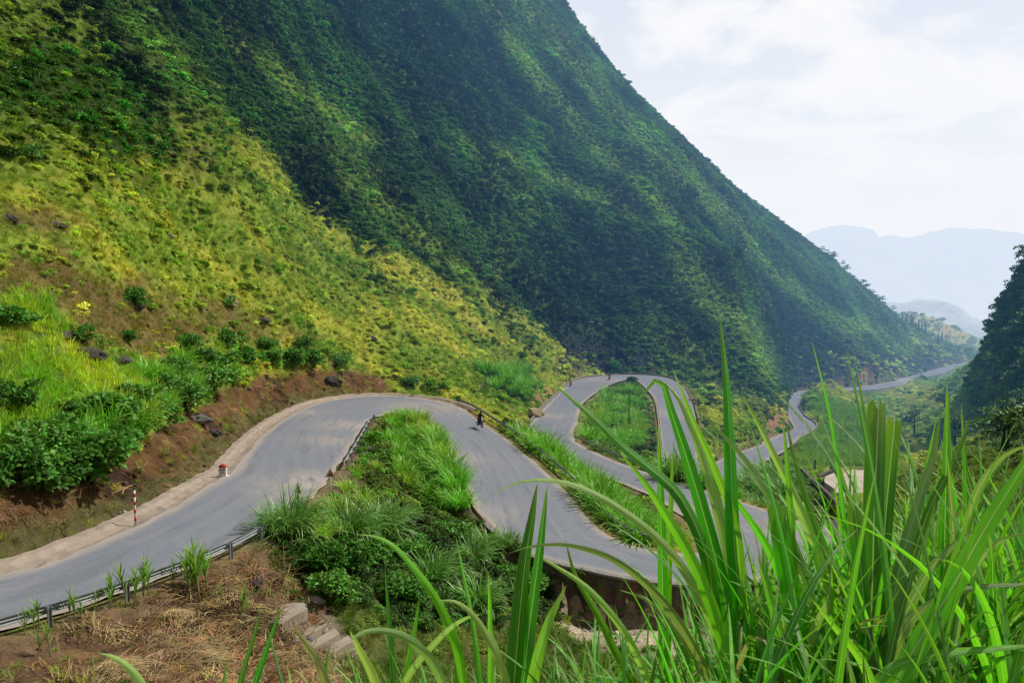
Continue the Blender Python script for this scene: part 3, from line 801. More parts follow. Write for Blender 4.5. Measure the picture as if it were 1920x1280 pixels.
def road_mat():
    m, nt = new_mat('asphalt')
    A = lambda n_: nn(nt, 'ShaderNodeAttribute', attribute_name=n_).outputs['Fac']
    ed, alg, acr, du = A('edge'), A('along'), A('across'), A('dust')
    tc = nn(nt, 'ShaderNodeTexCoord')
    cb = nn(nt, 'ShaderNodeCombineXYZ'); nt.links.new(mathn(nt, 'MULTIPLY', acr, 1.0), cb.inputs[0]); nt.links.new(mathn(nt, 'MULTIPLY', alg, 0.22), cb.inputs[1])
    streak = noise(nt, 1.6, 6, 0.65, cb.outputs[0], 0.4)
    big = noise(nt, 0.22, 5, 0.6, tc.outputs['Object']); fine = noise(nt, 14.0, 5, 0.75, tc.outputs['Object'])
    base = mixc(nt, ramp(nt, streak, [(0.3, 0.0), (0.7, 1.0)]), (0.140, 0.152, 0.182), (0.166, 0.178, 0.208))
    base = mixc(nt, ramp(nt, big, [(0.35, 0.0), (0.7, 0.55)]), base, (0.195, 0.200, 0.222))
    crk = nn(nt, 'ShaderNodeTexVoronoi', feature='DISTANCE_TO_EDGE'); crk.inputs['Scale'].default_value = 0.5
    nz_ = nn(nt, 'ShaderNodeTexNoise'); nz_.inputs['Scale'].default_value = 1.2; nz_.inputs['Detail'].default_value = 4
    nt.links.new(tc.outputs['Object'], nz_.inputs['Vector'])
    ad = nn(nt, 'ShaderNodeVectorMath', operation='MULTIPLY_ADD'); nt.links.new(nz_.outputs['Color'], ad.inputs[0]); ad.inputs[1].default_value = (1.6, 1.6, 0.2); nt.links.new(tc.outputs['Object'], ad.inputs[2])
    nt.links.new(ad.outputs[0], crk.inputs['Vector'])
    cm = mathn(nt, 'MULTIPLY', ramp(nt, crk.outputs['Distance'], [(0.0, 1.0), (0.018, 0.0)]), ramp(nt, big, [(0.48, 0.0), (0.58, 0.45)]))
    base = mixc(nt, cm, base, (0.07, 0.07, 0.075))
    pat = noise(nt, 0.55, 3, 0.5, cb.outputs[0], 0.8)
    base = mixc(nt, ramp(nt, pat, [(0.56, 0.0), (0.60, 0.32)]), base, (0.098, 0.105, 0.122))
    lane = mathn(nt, 'SINE', mathn(nt, 'MULTIPLY', acr, 3.6)); base = mixc(nt, mathn(nt, 'MULTIPLY', mathn(nt, 'MAXIMUM', lane, 0.0), 0.28), base, (0.205, 0.208, 0.222))
    ew = mathn(nt, 'ADD', ed, mathn(nt, 'MULTIPLY', mathn(nt, 'SUBTRACT', streak, 0.5), 1.6))
    edust = ramp(nt, ew, [(0.05, 1.0), (0.45, 0.55), (1.0, 0.0)])
    dn = noise(nt, 1.1, 6, 0.7, cb.outputs[0])
    dd = mathn(nt, 'MULTIPLY', du, ramp(nt, dn, [(0.36, 0.0), (0.55, 1.0)]))
    base = mixc(nt, mathn(nt, 'MAXIMUM', mathn(nt, 'MULTIPLY', edust, 0.8), dd, clamp=True), base, mixc(nt, dn, (0.30, 0.235, 0.175), (0.43, 0.37, 0.31)))
    base = mixc(nt, 0.6, base, ramp(nt, fine, [(0.25, 0.5), (0.75, 1.4)]), 'MULTIPLY')
    return finish(m, nt, principled(nt, base, 0.85, 0.25, 0, fine, 0.25, 0.02))
road_ob = link('road', me, road_mat()); road_ob['kind'] = 'structure'

# ------------------------------------------------------------------ scattering
_d1 = GP[1:, :-1] - GP[:-1, :-1]; _d2 = GP[:-1, 1:] - GP[:-1, :-1]
AREA = np.linalg.norm(np.cross(_d1, _d2), axis=-1)
def cellmean(A): return (A[:-1, :-1] + A[1:, :-1] + A[:-1, 1:] + A[1:, 1:]) / 4
def spread(D, cap=60000):
    lam = np.maximum(cellmean(D * VIS), 0) * AREA
    # only what the view, or one a step aside, could see
    lam = lam * (cellmean(PX) > -260) * (cellmean(PX) < 2180) * (cellmean(PY) > -260) * (cellmean(PY) < 1450)
    tot = lam.sum()
    if tot > cap: lam *= cap / tot
    k = rng.poisson(lam); ii, jj = np.nonzero(k); rep = k[ii, jj]
    ii = np.repeat(ii, rep); jj = np.repeat(jj, rep)
    u = rng.random(len(ii))[:, None]; v = rng.random(len(ii))[:, None]
    P = (GP[ii, jj] * (1 - u) + GP[ii + 1, jj] * u) * (1 - v) + (GP[ii, jj + 1] * (1 - u) + GP[ii + 1, jj + 1] * u) * v
    return P
def S(A, P): return sample(A, P[:, 0], P[:, 1])
def jit(c_, n, s_=0.25):
    c_ = np.asarray(c_, float) if np.ndim(c_) == 2 else np.repeat(np.asarray(c_, float)[None], n, 0)
    v = np.exp(rng.normal(0, s_, (n, 1))); h = np.exp(rng.normal(0, s_ * 0.35, (n, 3)))
    return np.clip(c_ * v * h, 0.002, 0.9)
def spin(n, tilt=0.15): return np.stack([rng.normal(0, tilt, n), rng.normal(0, tilt, n), rng.random(n) * 6.283], -1)
M_YARD = np.where((RAD_ > 80) & (RAD_ < 170), pmask([(1532, 872), (1680, 870), (1680, 1000), (1592, 968)], 4), 0)
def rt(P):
    """the banks on the viewer's side of the valley are greener and darker"""
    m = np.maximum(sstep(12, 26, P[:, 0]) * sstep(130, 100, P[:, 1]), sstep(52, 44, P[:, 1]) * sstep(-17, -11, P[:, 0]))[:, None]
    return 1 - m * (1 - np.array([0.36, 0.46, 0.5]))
FREE = (~BARE) * (1.0 - M_YARD)
LM = leaf_mat('foliage', (0, 0, 0), instancer=True, var=0.9, trans=0.22)
LG = leaf_mat('grass_blades', (0, 0, 0), tip=(0.22, 0.24, 0.06), instancer=True, var=0.6, trans=0.3)
rs = np.random.default_rng(11)
SHRUBS = [(leaf_cloud('shrub', 520, rand_lobes(rs, 6, 0.65, 0.28, 0.55, 0.8), 0.235, 20 + i), LM) for i in range(6)]
TUFTS = [(grass_clump('tuft', 46, 0.42, 0.35, 0.95, 0.045, 3, 0.5, 1.5, 40 + i), LG) for i in range(5)]
TALL = [(grass_clump('tall_grass', 26, 0.30, 0.55, 1.1, 0.05, 4, 0.35, 1.7, 50 + i), LG) for i in range(4)]

# scrub on the mountain
lod = np.minimum(1, 130 / RAD_) ** 0.45
D = 2.5 * M_SH * lod * FREE * (1 - 0.75 * M_CLIFF) * (1 - M_SCAR) * (1 - 0.55 * CREST * sstep(120, 200, RAD_)) * (1 - far_ter) * (1 - M_RCLIFF)
P = spread(D, 160000); n = len(P); print('scrub', n); r_ = np.linalg.norm(P, axis=1)
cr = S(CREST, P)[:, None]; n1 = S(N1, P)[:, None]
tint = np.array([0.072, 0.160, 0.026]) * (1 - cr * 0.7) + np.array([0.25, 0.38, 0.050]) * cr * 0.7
dk_ = S(M_SHADE, P)[:, None]; tint = tint * (1 - dk_ * np.array([0.66, 0.60, 0.25]))
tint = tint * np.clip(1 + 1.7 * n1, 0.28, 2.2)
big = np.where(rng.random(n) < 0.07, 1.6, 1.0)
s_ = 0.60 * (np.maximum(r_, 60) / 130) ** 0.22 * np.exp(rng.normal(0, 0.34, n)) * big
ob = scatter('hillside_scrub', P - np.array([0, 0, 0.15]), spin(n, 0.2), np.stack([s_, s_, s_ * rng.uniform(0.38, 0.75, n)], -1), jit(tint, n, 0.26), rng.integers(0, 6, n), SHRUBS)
# low olive grass and small herbs on the left slope, spur flanks and crests
lod = np.minimum(1, 60 / RAD_) ** 1.45
open_ = (1 - 0.88 * M_SH) + 0.5 * M_SH * CREST
D = 6.5 * lod * FREE * open_ * (1 - M_F3) * (1 - 0.35 * M_SOIL) * (1 - 0.93 * M_CUT) * (1 - M_FIELD) * (1 - 0.9 * M_STRAW) * (1 - M_ISL) * (1 - M_UND) * (1 - M_GRAV) * (1 - M_STEP) * (1 - M_SCAR) * (1 - M_CLIFF) * (1 - far_ter) * (RAD_ > 24)
P = spread(D, 110000); n = len(P); r_ = np.linalg.norm(P, axis=1)
k1 = (sstep(-0.35, 0.45, S(NP, P) + 0.5 * S(N2, P)) * (1 - 0.8 * S(M_TOP, P)))[:, None]; sh_ = S(M_SH, P)[:, None]
tint = np.array([0.25, 0.41, 0.045]) * (1 - k1) + np.array([0.60, 0.62, 0.085]) * k1
tint = tint * (1 - sh_) + np.array([0.18, 0.28, 0.045]) * sh_
so_ = S(M_SOIL, P)[:, None] * 0.8; tint = tint * (1 - so_) + np.array([0.30, 0.20, 0.075]) * so_
pt = S(M_PATCH, P)[:, None]; tint = tint * (1 - pt) + np.array([0.045, 0.14, 0.018]) * pt
f4 = S(M_F4, P)[:, None]; tint = tint * (1 - f4) + np.array([0.06, 0.15, 0.025]) * f4
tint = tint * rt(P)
s_ = 0.46 * (np.maximum(r_, 40) / 60) ** 0.55 * np.exp(rng.normal(0, 0.3, n))
scatter('slope_grass', P, spin(n, 0.15), np.stack([s_, s_, s_ * rng.uniform(0.6, 1.1, n)], -1), jit(tint, n, 0.22), rng.integers(0, 5, n), TUFTS)
# a mat of low leafy herbs between the grass
D = 1.15 * np.minimum(1, 75 / RAD_) ** 1.3 * FREE * (1 - M_F3) * (1 - M_SH) * (1 - 0.75 * M_PATCH) * (1 - M_CUT) * (1 - 0.75 * M_SOIL) * (1 - M_FIELD) * (1 - M_STRAW) * (1 - M_ISL) * (1 - M_GRAV) * (1 - M_STEP) * (1 - far_ter) * (RAD_ > 34) * (0.35 + sstep(-0.5, 0.3, N2))
P = spread(D, 32000); n = len(P); r_ = np.linalg.norm(P, axis=1)
k1 = (sstep(-0.35, 0.45, S(NP, P) + 0.6 * S(N2, P)) * (1 - 0.8 * S(M_TOP, P)))[:, None]
s_ = 0.42 * (np.maximum(r_, 50) / 75) ** 0.6 * np.exp(rng.normal(0, 0.3, n))
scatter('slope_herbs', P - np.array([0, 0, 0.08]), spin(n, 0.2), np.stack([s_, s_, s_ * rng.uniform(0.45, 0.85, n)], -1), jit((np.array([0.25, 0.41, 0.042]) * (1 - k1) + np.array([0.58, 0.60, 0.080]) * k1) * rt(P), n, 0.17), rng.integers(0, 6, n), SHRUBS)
# small bushes among that grass
D = 0.03 * np.minimum(1, 90 / RAD_) ** 1.1 * FREE * (1 - M_SH) * (1 - 0.8 * M_CUT) * (1 - M_FIELD) * (1 - M_STRAW) * (1 - M_ISL) * (1 - M_GRAV) * (1 - M_STEP) * (1 - far_ter) * (RAD_ > 34) * sstep(-0.25, 0.5, N1 + 0.5 * N2) + 0.5 * M_PATCH * np.minimum(1, 90 / RAD_) + 0.02 * far_ter * (RAD_ < 780)
P = spread(D, 6000); n = len(P); r_ = np.linalg.norm(P, axis=1)
s_ = 0.62 * (np.maximum(r_, 50) / 90) ** 0.6 * np.exp(rng.normal(0, 0.35, n))
pt = S(M_PATCH, P)[:, None]
scatter('slope_bushes', P, spin(n, 0.2), np.stack([s_, s_, s_ * rng.uniform(0.6, 1.0, n)], -1), jit(np.array([0.10, 0.21, 0.028]) * (1 - pt) + np.array([0.06, 0.20, 0.02]) * pt, n, 0.35), rng.integers(0, 6, n), SHRUBS)
# bright crop fields
D = (4.5 * M_FIELD * (RAD_ < 80) + 2.2 * M_F3 * (RAD_ > 100) * (RAD_ < 330)) * FREE
P = spread(D, 22000); n = len(P); r_ = np.linalg.norm(P, axis=1)
k1 = sstep(-0.4, 0.5, S(N2, P))[:, None]
tint = np.array([0.30, 0.62, 0.030]) * (1 - k1) + np.array([0.70, 0.86, 0.045]) * k1
ff = (r_ > 100)[:, None]; tint = np.where(ff, np.array([0.24, 0.48, 0.06]), tint)
s_ = np.where(r_ > 100, 1.25, 0.80) * np.exp(rng.normal(0, 0.22, n))
scatter('field_crop', P, spin(n, 0.12), np.stack([s_, s_, s_ * rng.uniform(0.8, 1.1, n)], -1), jit(tint, n, 0.18), rng.integers(0, 4, n), TALL)
# undergrowth of the hairpin banks
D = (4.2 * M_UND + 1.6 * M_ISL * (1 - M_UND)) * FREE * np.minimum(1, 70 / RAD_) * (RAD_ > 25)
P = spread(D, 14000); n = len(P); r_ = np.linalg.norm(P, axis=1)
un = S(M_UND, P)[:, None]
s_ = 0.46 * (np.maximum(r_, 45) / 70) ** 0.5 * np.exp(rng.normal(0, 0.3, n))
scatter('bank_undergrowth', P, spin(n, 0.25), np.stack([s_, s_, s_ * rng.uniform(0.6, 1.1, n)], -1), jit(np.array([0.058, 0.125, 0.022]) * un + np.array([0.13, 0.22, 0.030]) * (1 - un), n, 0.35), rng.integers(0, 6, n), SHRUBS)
# ragged verge grass and weeds along the road, on the cut bank and dry patches
vg = np.exp(-((GNEAR - np.where(GSIDE > 0, SHL[GST], SHR[GST]) - 0.6) / 0.7) ** 2)
D = (1.5 * vg * sstep(-0.3, 0.5, N2) + 1.6 * M_FOOT + 0.25 * M_CUT * sstep(0.0, 0.5, N1 + N2) + 0.5 * M_STRAW * sstep(-0.1, 0.5, N1) + 0.25 * M_SOIL) * np.minimum(1, 60 / RAD_) ** 1.2 * (RAD_ > 22) * (RAD_ < 500) * (GNEAR > 0.4)
P = spread(D, 8000); n = len(P); r_ = np.linalg.norm(P, axis=1)
s_ = 0.40 * (np.maximum(r_, 40) / 60) ** 0.6 * np.exp(rng.normal(0, 0.35, n))
k1 = rng.random((n, 1))
scatter('verge_weeds', P, spin(n, 0.2), np.stack([s_, s_, s_ * rng.uniform(0.5, 1.0, n)], -1), jit(np.array([0.10, 0.15, 0.03]) * k1 + np.array([0.22, 0.17, 0.07]) * (1 - k1), n, 0.25), rng.integers(0, 5, n), TUFTS)
# right-hand cliff greenery
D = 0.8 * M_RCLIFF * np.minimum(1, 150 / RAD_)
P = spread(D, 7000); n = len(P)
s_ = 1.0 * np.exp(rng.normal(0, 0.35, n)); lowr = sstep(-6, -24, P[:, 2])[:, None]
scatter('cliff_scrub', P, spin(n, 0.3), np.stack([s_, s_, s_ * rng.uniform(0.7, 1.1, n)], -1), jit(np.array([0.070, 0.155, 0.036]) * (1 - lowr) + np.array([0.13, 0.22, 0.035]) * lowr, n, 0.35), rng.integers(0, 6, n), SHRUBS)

# rank grass at the foot of the tall plants close by
D = 11.0 * (RAD_ < 11) * (RAD_ > 1.3) * (PX > 540) * (PX < 2300) * sstep(540, 900, PX)
lam_keep = _front * 1.0
_vis0 = VIS.copy(); VIS[:] = 1.0
_py0 = PY.copy(); PY = np.minimum(PY, 1400)
P = spread(D * lam_keep, 8000); PY = _py0; VIS[:] = _vis0; n = len(P)
s_ = np.where(P[:, 0] > 0.34 * P[:, 1], rng.uniform(0.85, 1.55, n), rng.uniform(0.35, 0.65, n))
scatter('rank_grass', P, spin(n, 0.15), np.stack([s_, s_, s_], -1), jit(np.array([0.10, 0.32, 0.02]), n, 0.35), rng.integers(0, 4, n), TALL)
# loose straw and dead stalks on the dry ground
DRY = simple('dead_straw', (0.42, 0.29, 0.14), (0.22, 0.135, 0.06), 0.8, 0.8, 0.2)
def straw_mesh(seed, n=34):
    rg = np.random.default_rng(seed); L = Leafy()
    a0 = rg.random() * 6.28
    for i in range(n):
        a = a0 + rg.normal(0, 0.7); p = np.array([rg.normal(0, 0.28), rg.normal(0, 0.28), rg.uniform(0.0, 0.14)])
        ln = rg.uniform(0.25, 0.8); d = np.array([math.cos(a), math.sin(a), rg.normal(0.05, 0.18)])
        C = np.stack([p - d * ln / 2 - np.array([0, 0, 0.03]), p, p + d * ln / 2 - np.array([0, 0, 0.03])])
        L.strip(C, np.array([-d[1], d[0], 0.3])[None] * np.array([0.006, 0.011, 0.004])[:, None], rg.random())
    return L.mesh('straw')
LSW = leaf_mat('straw_stalks', (0, 0, 0), instancer=True, var=0.7, trans=0.1, rough=0.8)
STRAW = [(straw_mesh(70 + i), LSW) for i in range(4)]
D = (6.5 * M_STRAW * sstep(-0.55, 0.4, N3 * 0.6 + N1) + 0.5 * M_CUT + 0.3 * M_STEP) * (RAD_ > 20) * (GNEAR > 1.0)
P = spread(D, 12000); n = len(P)
scatter('dead_grass_litter', P + np.array([0, 0, 0.02]), spin(n, 0.25), np.repeat(np.exp(rng.normal(0, 0.3, n))[:, None], 3, 1), jit((0.26, 0.165, 0.075), n, 0.35), rng.integers(0, 4, n), STRAW)
# stones and clods
def stone_mesh(seed, sub=2, rough=0.35):
    bm = bmesh.new(); bmesh.ops.create_icosphere(bm, subdivisions=sub, radius=1.0)
    rg = np.random.default_rng(seed); o_ = rg.random(3) * 50
    sx = rg.uniform(0.8, 1.3); sy = rg.uniform(0.7, 1.1); sz = rg.uniform(0.55, 0.85)
    for v in bm.verts:
        p = v.co
        d = 1 + rough * float(fbm(np.array([p.x * 1.3 + o_[0] + p.z]), np.array([p.y * 1.3 + o_[1] - p.z * 0.7]), 3)[0])
        q = Vector((p.x * sx * d, p.y * sy * d, p.z * sz * d))
        # flat faces as broken rock has
        for (nx, ny, nz_, lim) in ((0.7, 0.2, 0.68, 0.72), (-0.6, 0.5, 0.62, 0.75), (0.1, -0.8, 0.58, 0.70)):
            t = q.x * nx + q.y * ny + q.z * nz_
            if t > lim: q -= Vector((nx, ny, nz_)) * (t - lim) * 0.85
        v.co = q
    me = bpy.data.meshes.new('stone'); bm.to_mesh(me); bm.free()
    return me
def rock_inst_mat():
    m, nt = new_mat('loose_stone')
    ti = nn(nt, 'ShaderNodeAttribute', attribute_name='tint', attribute_type='INSTANCER'); tc = nn(nt, 'ShaderNodeTexCoord')
    a = noise(nt, 3.0, 6, 0.65, tc.outputs['Object'])
    cc = mixc(nt, 0.8, ti.outputs['Color'], ramp(nt, a, [(0.3, 0.45), (0.7, 1.3)]), 'MULTIPLY')
    return finish(m, nt, principled(nt, cc, 0.9, 0.2, 0, a, 0.6, 0.2))
RIM = rock_inst_mat()
STONES = [(stone_mesh(90 + i, 2), RIM) for i in range(5)]
D = (2.6 * M_GRAV + 0.9 * M_STEP + 1.6 * M_CUT * sstep(-0.2, 0.4, N2) + 0.25 * M_STRAW + 0.9 * verge * (RAD_ < 110) + 0.06 * M_SOIL) * (RAD_ > 20) * (GNEAR > 0.02) * (RAD_ < 130)
P = spread(D, 9000); n = len(P)
gr = np.clip(S(M_GRAV, P) + S(M_STEP, P), 0, 1)[:, None]
vg_ = S(verge * (1 - M_CUT), P); s_ = np.where(gr[:, 0] > 0.4, 0.09, np.where(vg_ > 0.3, 0.05, 0.12)) * np.exp(rng.normal(0, 0.55, n))
scatter('loose_stones', P, spin(n, 0.6), np.repeat(s_[:, None], 3, 1), jit(np.array([0.36, 0.31, 0.24]) * gr + np.where((vg_ > 0.3)[:, None], np.array([0.26, 0.21, 0.15]), np.array([0.095, 0.058, 0.034])) * (1 - gr), n, 0.35), rng.integers(0, 5, n), STONES)
# ------------------------------------------------------------------ kerbs, gutter, walls
CONC = simple('concrete', (0.36, 0.29, 0.23), (0.25, 0.20, 0.155), 1.5, 0.9, 0.2)
CONC_G = simple('grey_concrete', (0.27, 0.255, 0.235), (0.15, 0.135, 0.115), 1.2, 0.9, 0.2)
CONC_W = simple('pale_concrete', (0.37, 0.32, 0.25), (0.25, 0.21, 0.16), 0.9, 0.9, 0.2)
def stone_wall_mat():
    m, nt = new_mat('stained_masonry')
    tc = nn(nt, 'ShaderNodeTexCoord')
    v = nn(nt, 'ShaderNodeTexVoronoi', feature='F1'); v.inputs['Scale'].default_value = 2.6; nt.links.new(tc.outputs['Object'], v.inputs['Vector'])
    e = nn(nt, 'ShaderNodeTexVoronoi', feature='DISTANCE_TO_EDGE'); e.inputs['Scale'].default_value = 2.6; nt.links.new(tc.outputs['Object'], e.inputs['Vector'])
    mp = nn(nt, 'ShaderNodeMapping'); mp.inputs['Scale'].default_value = (1.6, 1.6, 0.22); nt.links.new(tc.outputs['Object'], mp.inputs[0])
    st = noise(nt, 1.0, 6, 0.65, mp.outputs[0])
    cc = mixc(nt, 0.5, (0.17, 0.14, 0.11), v.outputs['Color'], 'OVERLAY')
    cc = mixc(nt, 1.0, cc, (0.8, 0.75, 0.7), 'MULTIPLY')
    cc = mixc(nt, ramp(nt, e.outputs['Distance'], [(0.0, 0.7), (0.05, 0.0)]), cc, (0.04, 0.036, 0.03))
    cc = mixc(nt, ramp(nt, st, [(0.35, 0.85), (0.62, 0.0)]), cc, (0.028, 0.030, 0.022))
    cc = mixc(nt, ramp(nt, noise(nt, 0.7, 5, 0.6, tc.outputs['Object']), [(0.5, 0.0), (0.66, 0.7)]), cc, (0.035, 0.055, 0.018))
    return finish(m, nt, principled(nt, cc, 0.92, 0.15, 0, e.outputs['Distance'], 0.6, 0.08))
MASON = stone_wall_mat()

def edge_line(side, t0, t1, off, step=0.5):
    """points along a carriageway edge between two stations, moved outwards by off"""
    Ed = RL if side == 'L' else RR
    i0, i1 = t0 * SPN, t1 * SPN
    ii = np.arange(int(round(min(i0, i1))), int(round(max(i0, i1))) + 1)
    P = Ed[ii].copy()
    out = (RL - RR)[ii] if side == 'L' else (RR - RL)[ii]
    # true outward normal of the edge
    T = np.gradient(P[:, :2], axis=0); T /= np.linalg.norm(T, axis=1)[:, None] + 1e-9
    N = np.stack([-T[:, 1], T[:, 0]], -1)
    sg = np.sign((N * out[:, :2]).sum(1)); N *= sg[:, None]
    # resample evenly
    P[:, :2] += N * off
    s = np.concatenate([[0], np.cumsum(np.linalg.norm(np.diff(P, axis=0), axis=1))])
    k = max(2, int(s[-1] / step) + 1); u = np.linspace(0, s[-1], k)
    Q = np.stack([np.interp(u, s, P[:, c_]) for c_ in range(3)], -1)
    M_ = np.stack([np.interp(u, s, N[:, c_]) for c_ in range(2)], -1); M_ /= np.linalg.norm(M_, axis=1)[:, None]
    if t1 < t0: Q = Q[::-1]; M_ = M_[::-1]
    return Q, M_
def extrude(name, Q, N, prof, mat, parent=None, closed=True, wobble=0.0, seed=0):
    """sweep a (out, up) profile along points Q with outward normals N"""
    k = len(prof); n = len(Q)
    rg = np.random.default_rng(seed)
    V = np.empty((n, k, 3))
    for j, (o, u) in enumerate(prof):
        w_ = rg.normal(0, wobble, n) if wobble else 0
        w2 = rg.normal(0, wobble, n) if wobble else 0
        V[:, j, 0] = Q[:, 0] + N[:, 0] * (o + w_); V[:, j, 1] = Q[:, 1] + N[:, 1] * (o + w_); V[:, j, 2] = Q[:, 2] + u + w2
    fs = []
    rng_k = range(k) if closed else range(k - 1)
    for i in range(n - 1):
        for j in rng_k:
            fs.append((i * k + j, i * k + (j + 1) % k, (i + 1) * k + (j + 1) % k, (i + 1) * k + j))
    if closed: fs += [tuple(range(k)), tuple((n - 1) * k + j for j in range(k))[::-1]]
    me = bpy.data.meshes.new(name); me.from_pydata(V.reshape(-1, 3).tolist(), [], fs); me.update()
    bm = bmesh.new(); bm.from_mesh(me); bmesh.ops.recalc_face_normals(bm, faces=bm.faces); bm.to_mesh(me); bm.free()
    return link(name, me, mat, parent)
# shallow concrete channel and low bank at the foot of the cut
Q, N = edge_line('L', 0.5, 13.2, 0.0, 0.6)
o = extrude('gutter', Q, N, [(0.0, -0.25), (0.02, 0.01), (0.55, -0.06), (1.0, 0.0), (1.25, 0.16), (1.7, 0.20), (1.8, -0.25)], CONC, wobble=0.03, seed=1); o['kind'] = 'structure'
kb = [(0.05, -0.3), (0.05, 0.16), (0.30, 0.17), (0.34, -0.3)]
for nm, sd_, a, b, mt in (('kerb', 'R', 13.3, 17.0, CONC), ('kerb', 'L', 28.6, 36.0, CONC_G), ('kerb', 'R', 34.0, 39.0, CONC), ('kerb', 'L', 45.0, 48.5, CONC), ('kerb', 'R', 45.2, 49.5, CONC_G)):
    Q, N = edge_line(sd_, a, b, 0.05, 0.8)
    o = extrude(nm, Q, N, kb if mt is CONC else [(0.05, -0.3), (0.05, 0.38), (0.38, 0.36), (0.42, -0.3)], mt, wobble=0.015, seed=int(a)); o['kind'] = 'structure'
# masonry wall that carries the lower hairpin
tw = tag(empty('retaining_wall', tuple(RR[tie(19)] + np.array([0.3, -0.4, -3.0]))), 'stained stone retaining wall carrying the outer bend of the lower hairpin', 'retaining wall')
Q, N = edge_line('R', 16.2, 23.2, 0.15, 0.5)
Q = Q - np.array(tw.location)
extrude('masonry', Q, N, [(0.02, 0.05), (0.38, 0.05), (0.85, -3.6), (0.02, -3.6)], MASON, tw, wobble=0.012, seed=3)
extrude('coping', Q, N, [(-0.02, 0.052), (-0.02, 0.20), (0.46, 0.20), (0.46, 0.052)], CONC_G, tw, wobble=0.01, seed=4)
Q, N = edge_line('R', 51.0, 58.5, 0.1, 3.0)
tw = tag(empty('roadside_wall', tuple(RR[tie(53)] + np.array([0, -0.5, -2]))), 'long low pale wall along the valley side of the far road', 'road wall')
Q = Q - np.array(tw.location)
extrude('masonry', Q, N, [(0.0, 0.05), (0.45, 0.05), (1.2, -4.2), (0.0, -4.2)], CONC_G, tw, wobble=0.05, seed=5)
extrude('coping', Q, N, [(-0.05, 0.052), (-0.05, 0.55), (0.5, 0.55), (0.5, 0.052)], CONC_W, tw, wobble=0.03, seed=6)
# parapets by the paved yard beyond the hairpin
RK_G0 = simple('mossy_cap', (0.13, 0.115, 0.095), (0.06, 0.055, 0.045), 2, 0.9, 0.2)
PARA = simple('weathered_parapet', (0.19, 0.16, 0.125), (0.085, 0.072, 0.056), 1.6, 0.9, 0.2)
def wall_run(pxs, hgt, thick, label, cat='parapet wall', mat=None):
    mat = mat or PARA
    pts = [Vector(p) for p in pxs]
    t = tag(empty('parapet_wall', tuple(pts[0])), label, cat)
    P = np.array([tuple(p - pts[0]) for p in pts]); s = np.concatenate([[0], np.cumsum(np.linalg.norm(np.diff(P, axis=0), axis=1))])
    u = np.linspace(0, s[-1], max(3, int(s[-1] / 0.7)))
    Q = np.stack([np.interp(u, s, P[:, c_]) for c_ in range(3)], -1)
    T = np.gradient(Q[:, :2], axis=0); T /= np.linalg.norm(T, axis=1)[:, None]
    N = np.stack([T[:, 1], -T[:, 0]], -1)
    extrude('masonry', Q, N, [(-thick / 2, -0.8), (-thick / 2, hgt), (thick / 2, hgt), (thick / 2, -0.8)], mat, t, wobble=0.01)
    extrude('coping', Q, N, [(-thick / 2 - .05, hgt + .002), (-thick / 2 - .05, hgt + .1), (thick / 2 + .05, hgt + .1), (thick / 2 + .05, hgt + .002)], RK_G0, t)
    return t
wall_run([drop(1503, 893), drop(1540, 930), drop(1566, 958), drop(1588, 985)], 1.3, 0.4, 'weathered brown-grey parapet wall bordering the pale paved yard')
wall_run([drop(1535, 905), drop(1572, 888)], 1.0, 0.4, 'short weathered wall at the far edge of the pale paved yard')
wall_run([drop(1562, 1000), drop(1572, 1040), drop(1580, 1090)], 1.1, 0.4, 'low broken wall end rising among grass right of the lower hairpin')

def slab(name, corners, thick, label, cat, mat, seed=0, rag=0.0):
    C0 = Vector(corners[0]); t = MB()
    top = [Vector(p) - C0 for p in corners]; n = len(top)
    ctr = sum(top, Vector()) / n
    V = []; rg = random.Random(seed)
    # fan with a few inner rings so that edges chip a little
    ring = []
    for i in range(n):
        for k in range(5):
            p = top[i].lerp(top[(i + 1) % n], k / 5)
            ring.append(p + Vector((rg.gauss(0, .04), rg.gauss(0, .04), rg.gauss(0, .008))))
    ring = [p + (p - ctr) * rg.gauss(-0.03, rag) for p in ring]
    m = len(ring)
    V = [ctr] + ring + [p + Vector((0, 0, -thick)) for p in ring]
    t.add(V, [(0, 1 + i, 1 + (i + 1) % m) for i in range(m)] + [(1 + i, 1 + m + i, 1 + m + (i + 1) % m, 1 + (i + 1) % m) for i in range(m)])
    o = t.obj(name, mat, None, False, C0)
    return tag(o, label, cat)
CONC_Y = simple('yard_concrete', (0.56, 0.49, 0.40), (0.36, 0.30, 0.23), 0.35, 0.9, 0.2)  # paler concrete for the yard
zs = drop(1590, 915)[2] + 0.7
slab('paved_yard', [on_z(1538, 892, zs), on_z(1600, 878, zs), on_z(1665, 885, zs), on_z(1660, 985, zs), on_z(1592, 955, zs)], 0.9, 'pale cracked concrete yard in the valley behind the tall foreground grass', 'concrete yard', CONC_Y, 2, 0.06)
zs = drop(530, 1150)[2] + 0.10
slab('concrete_slab', [on_z(488, 1150, zs), on_z(505, 1133, zs), on_z(568, 1128, zs), on_z(578, 1140, zs), on_z(530, 1168, zs), on_z(500, 1168, zs)], 0.5, 'flat pale concrete slab at the top of the rough steps', 'concrete slab', CONC_W, 5)
ts = tag(empty('rough_steps', drop(580, 1195)), 'rough pale stone steps running down from the slab in the lower left', 'steps')
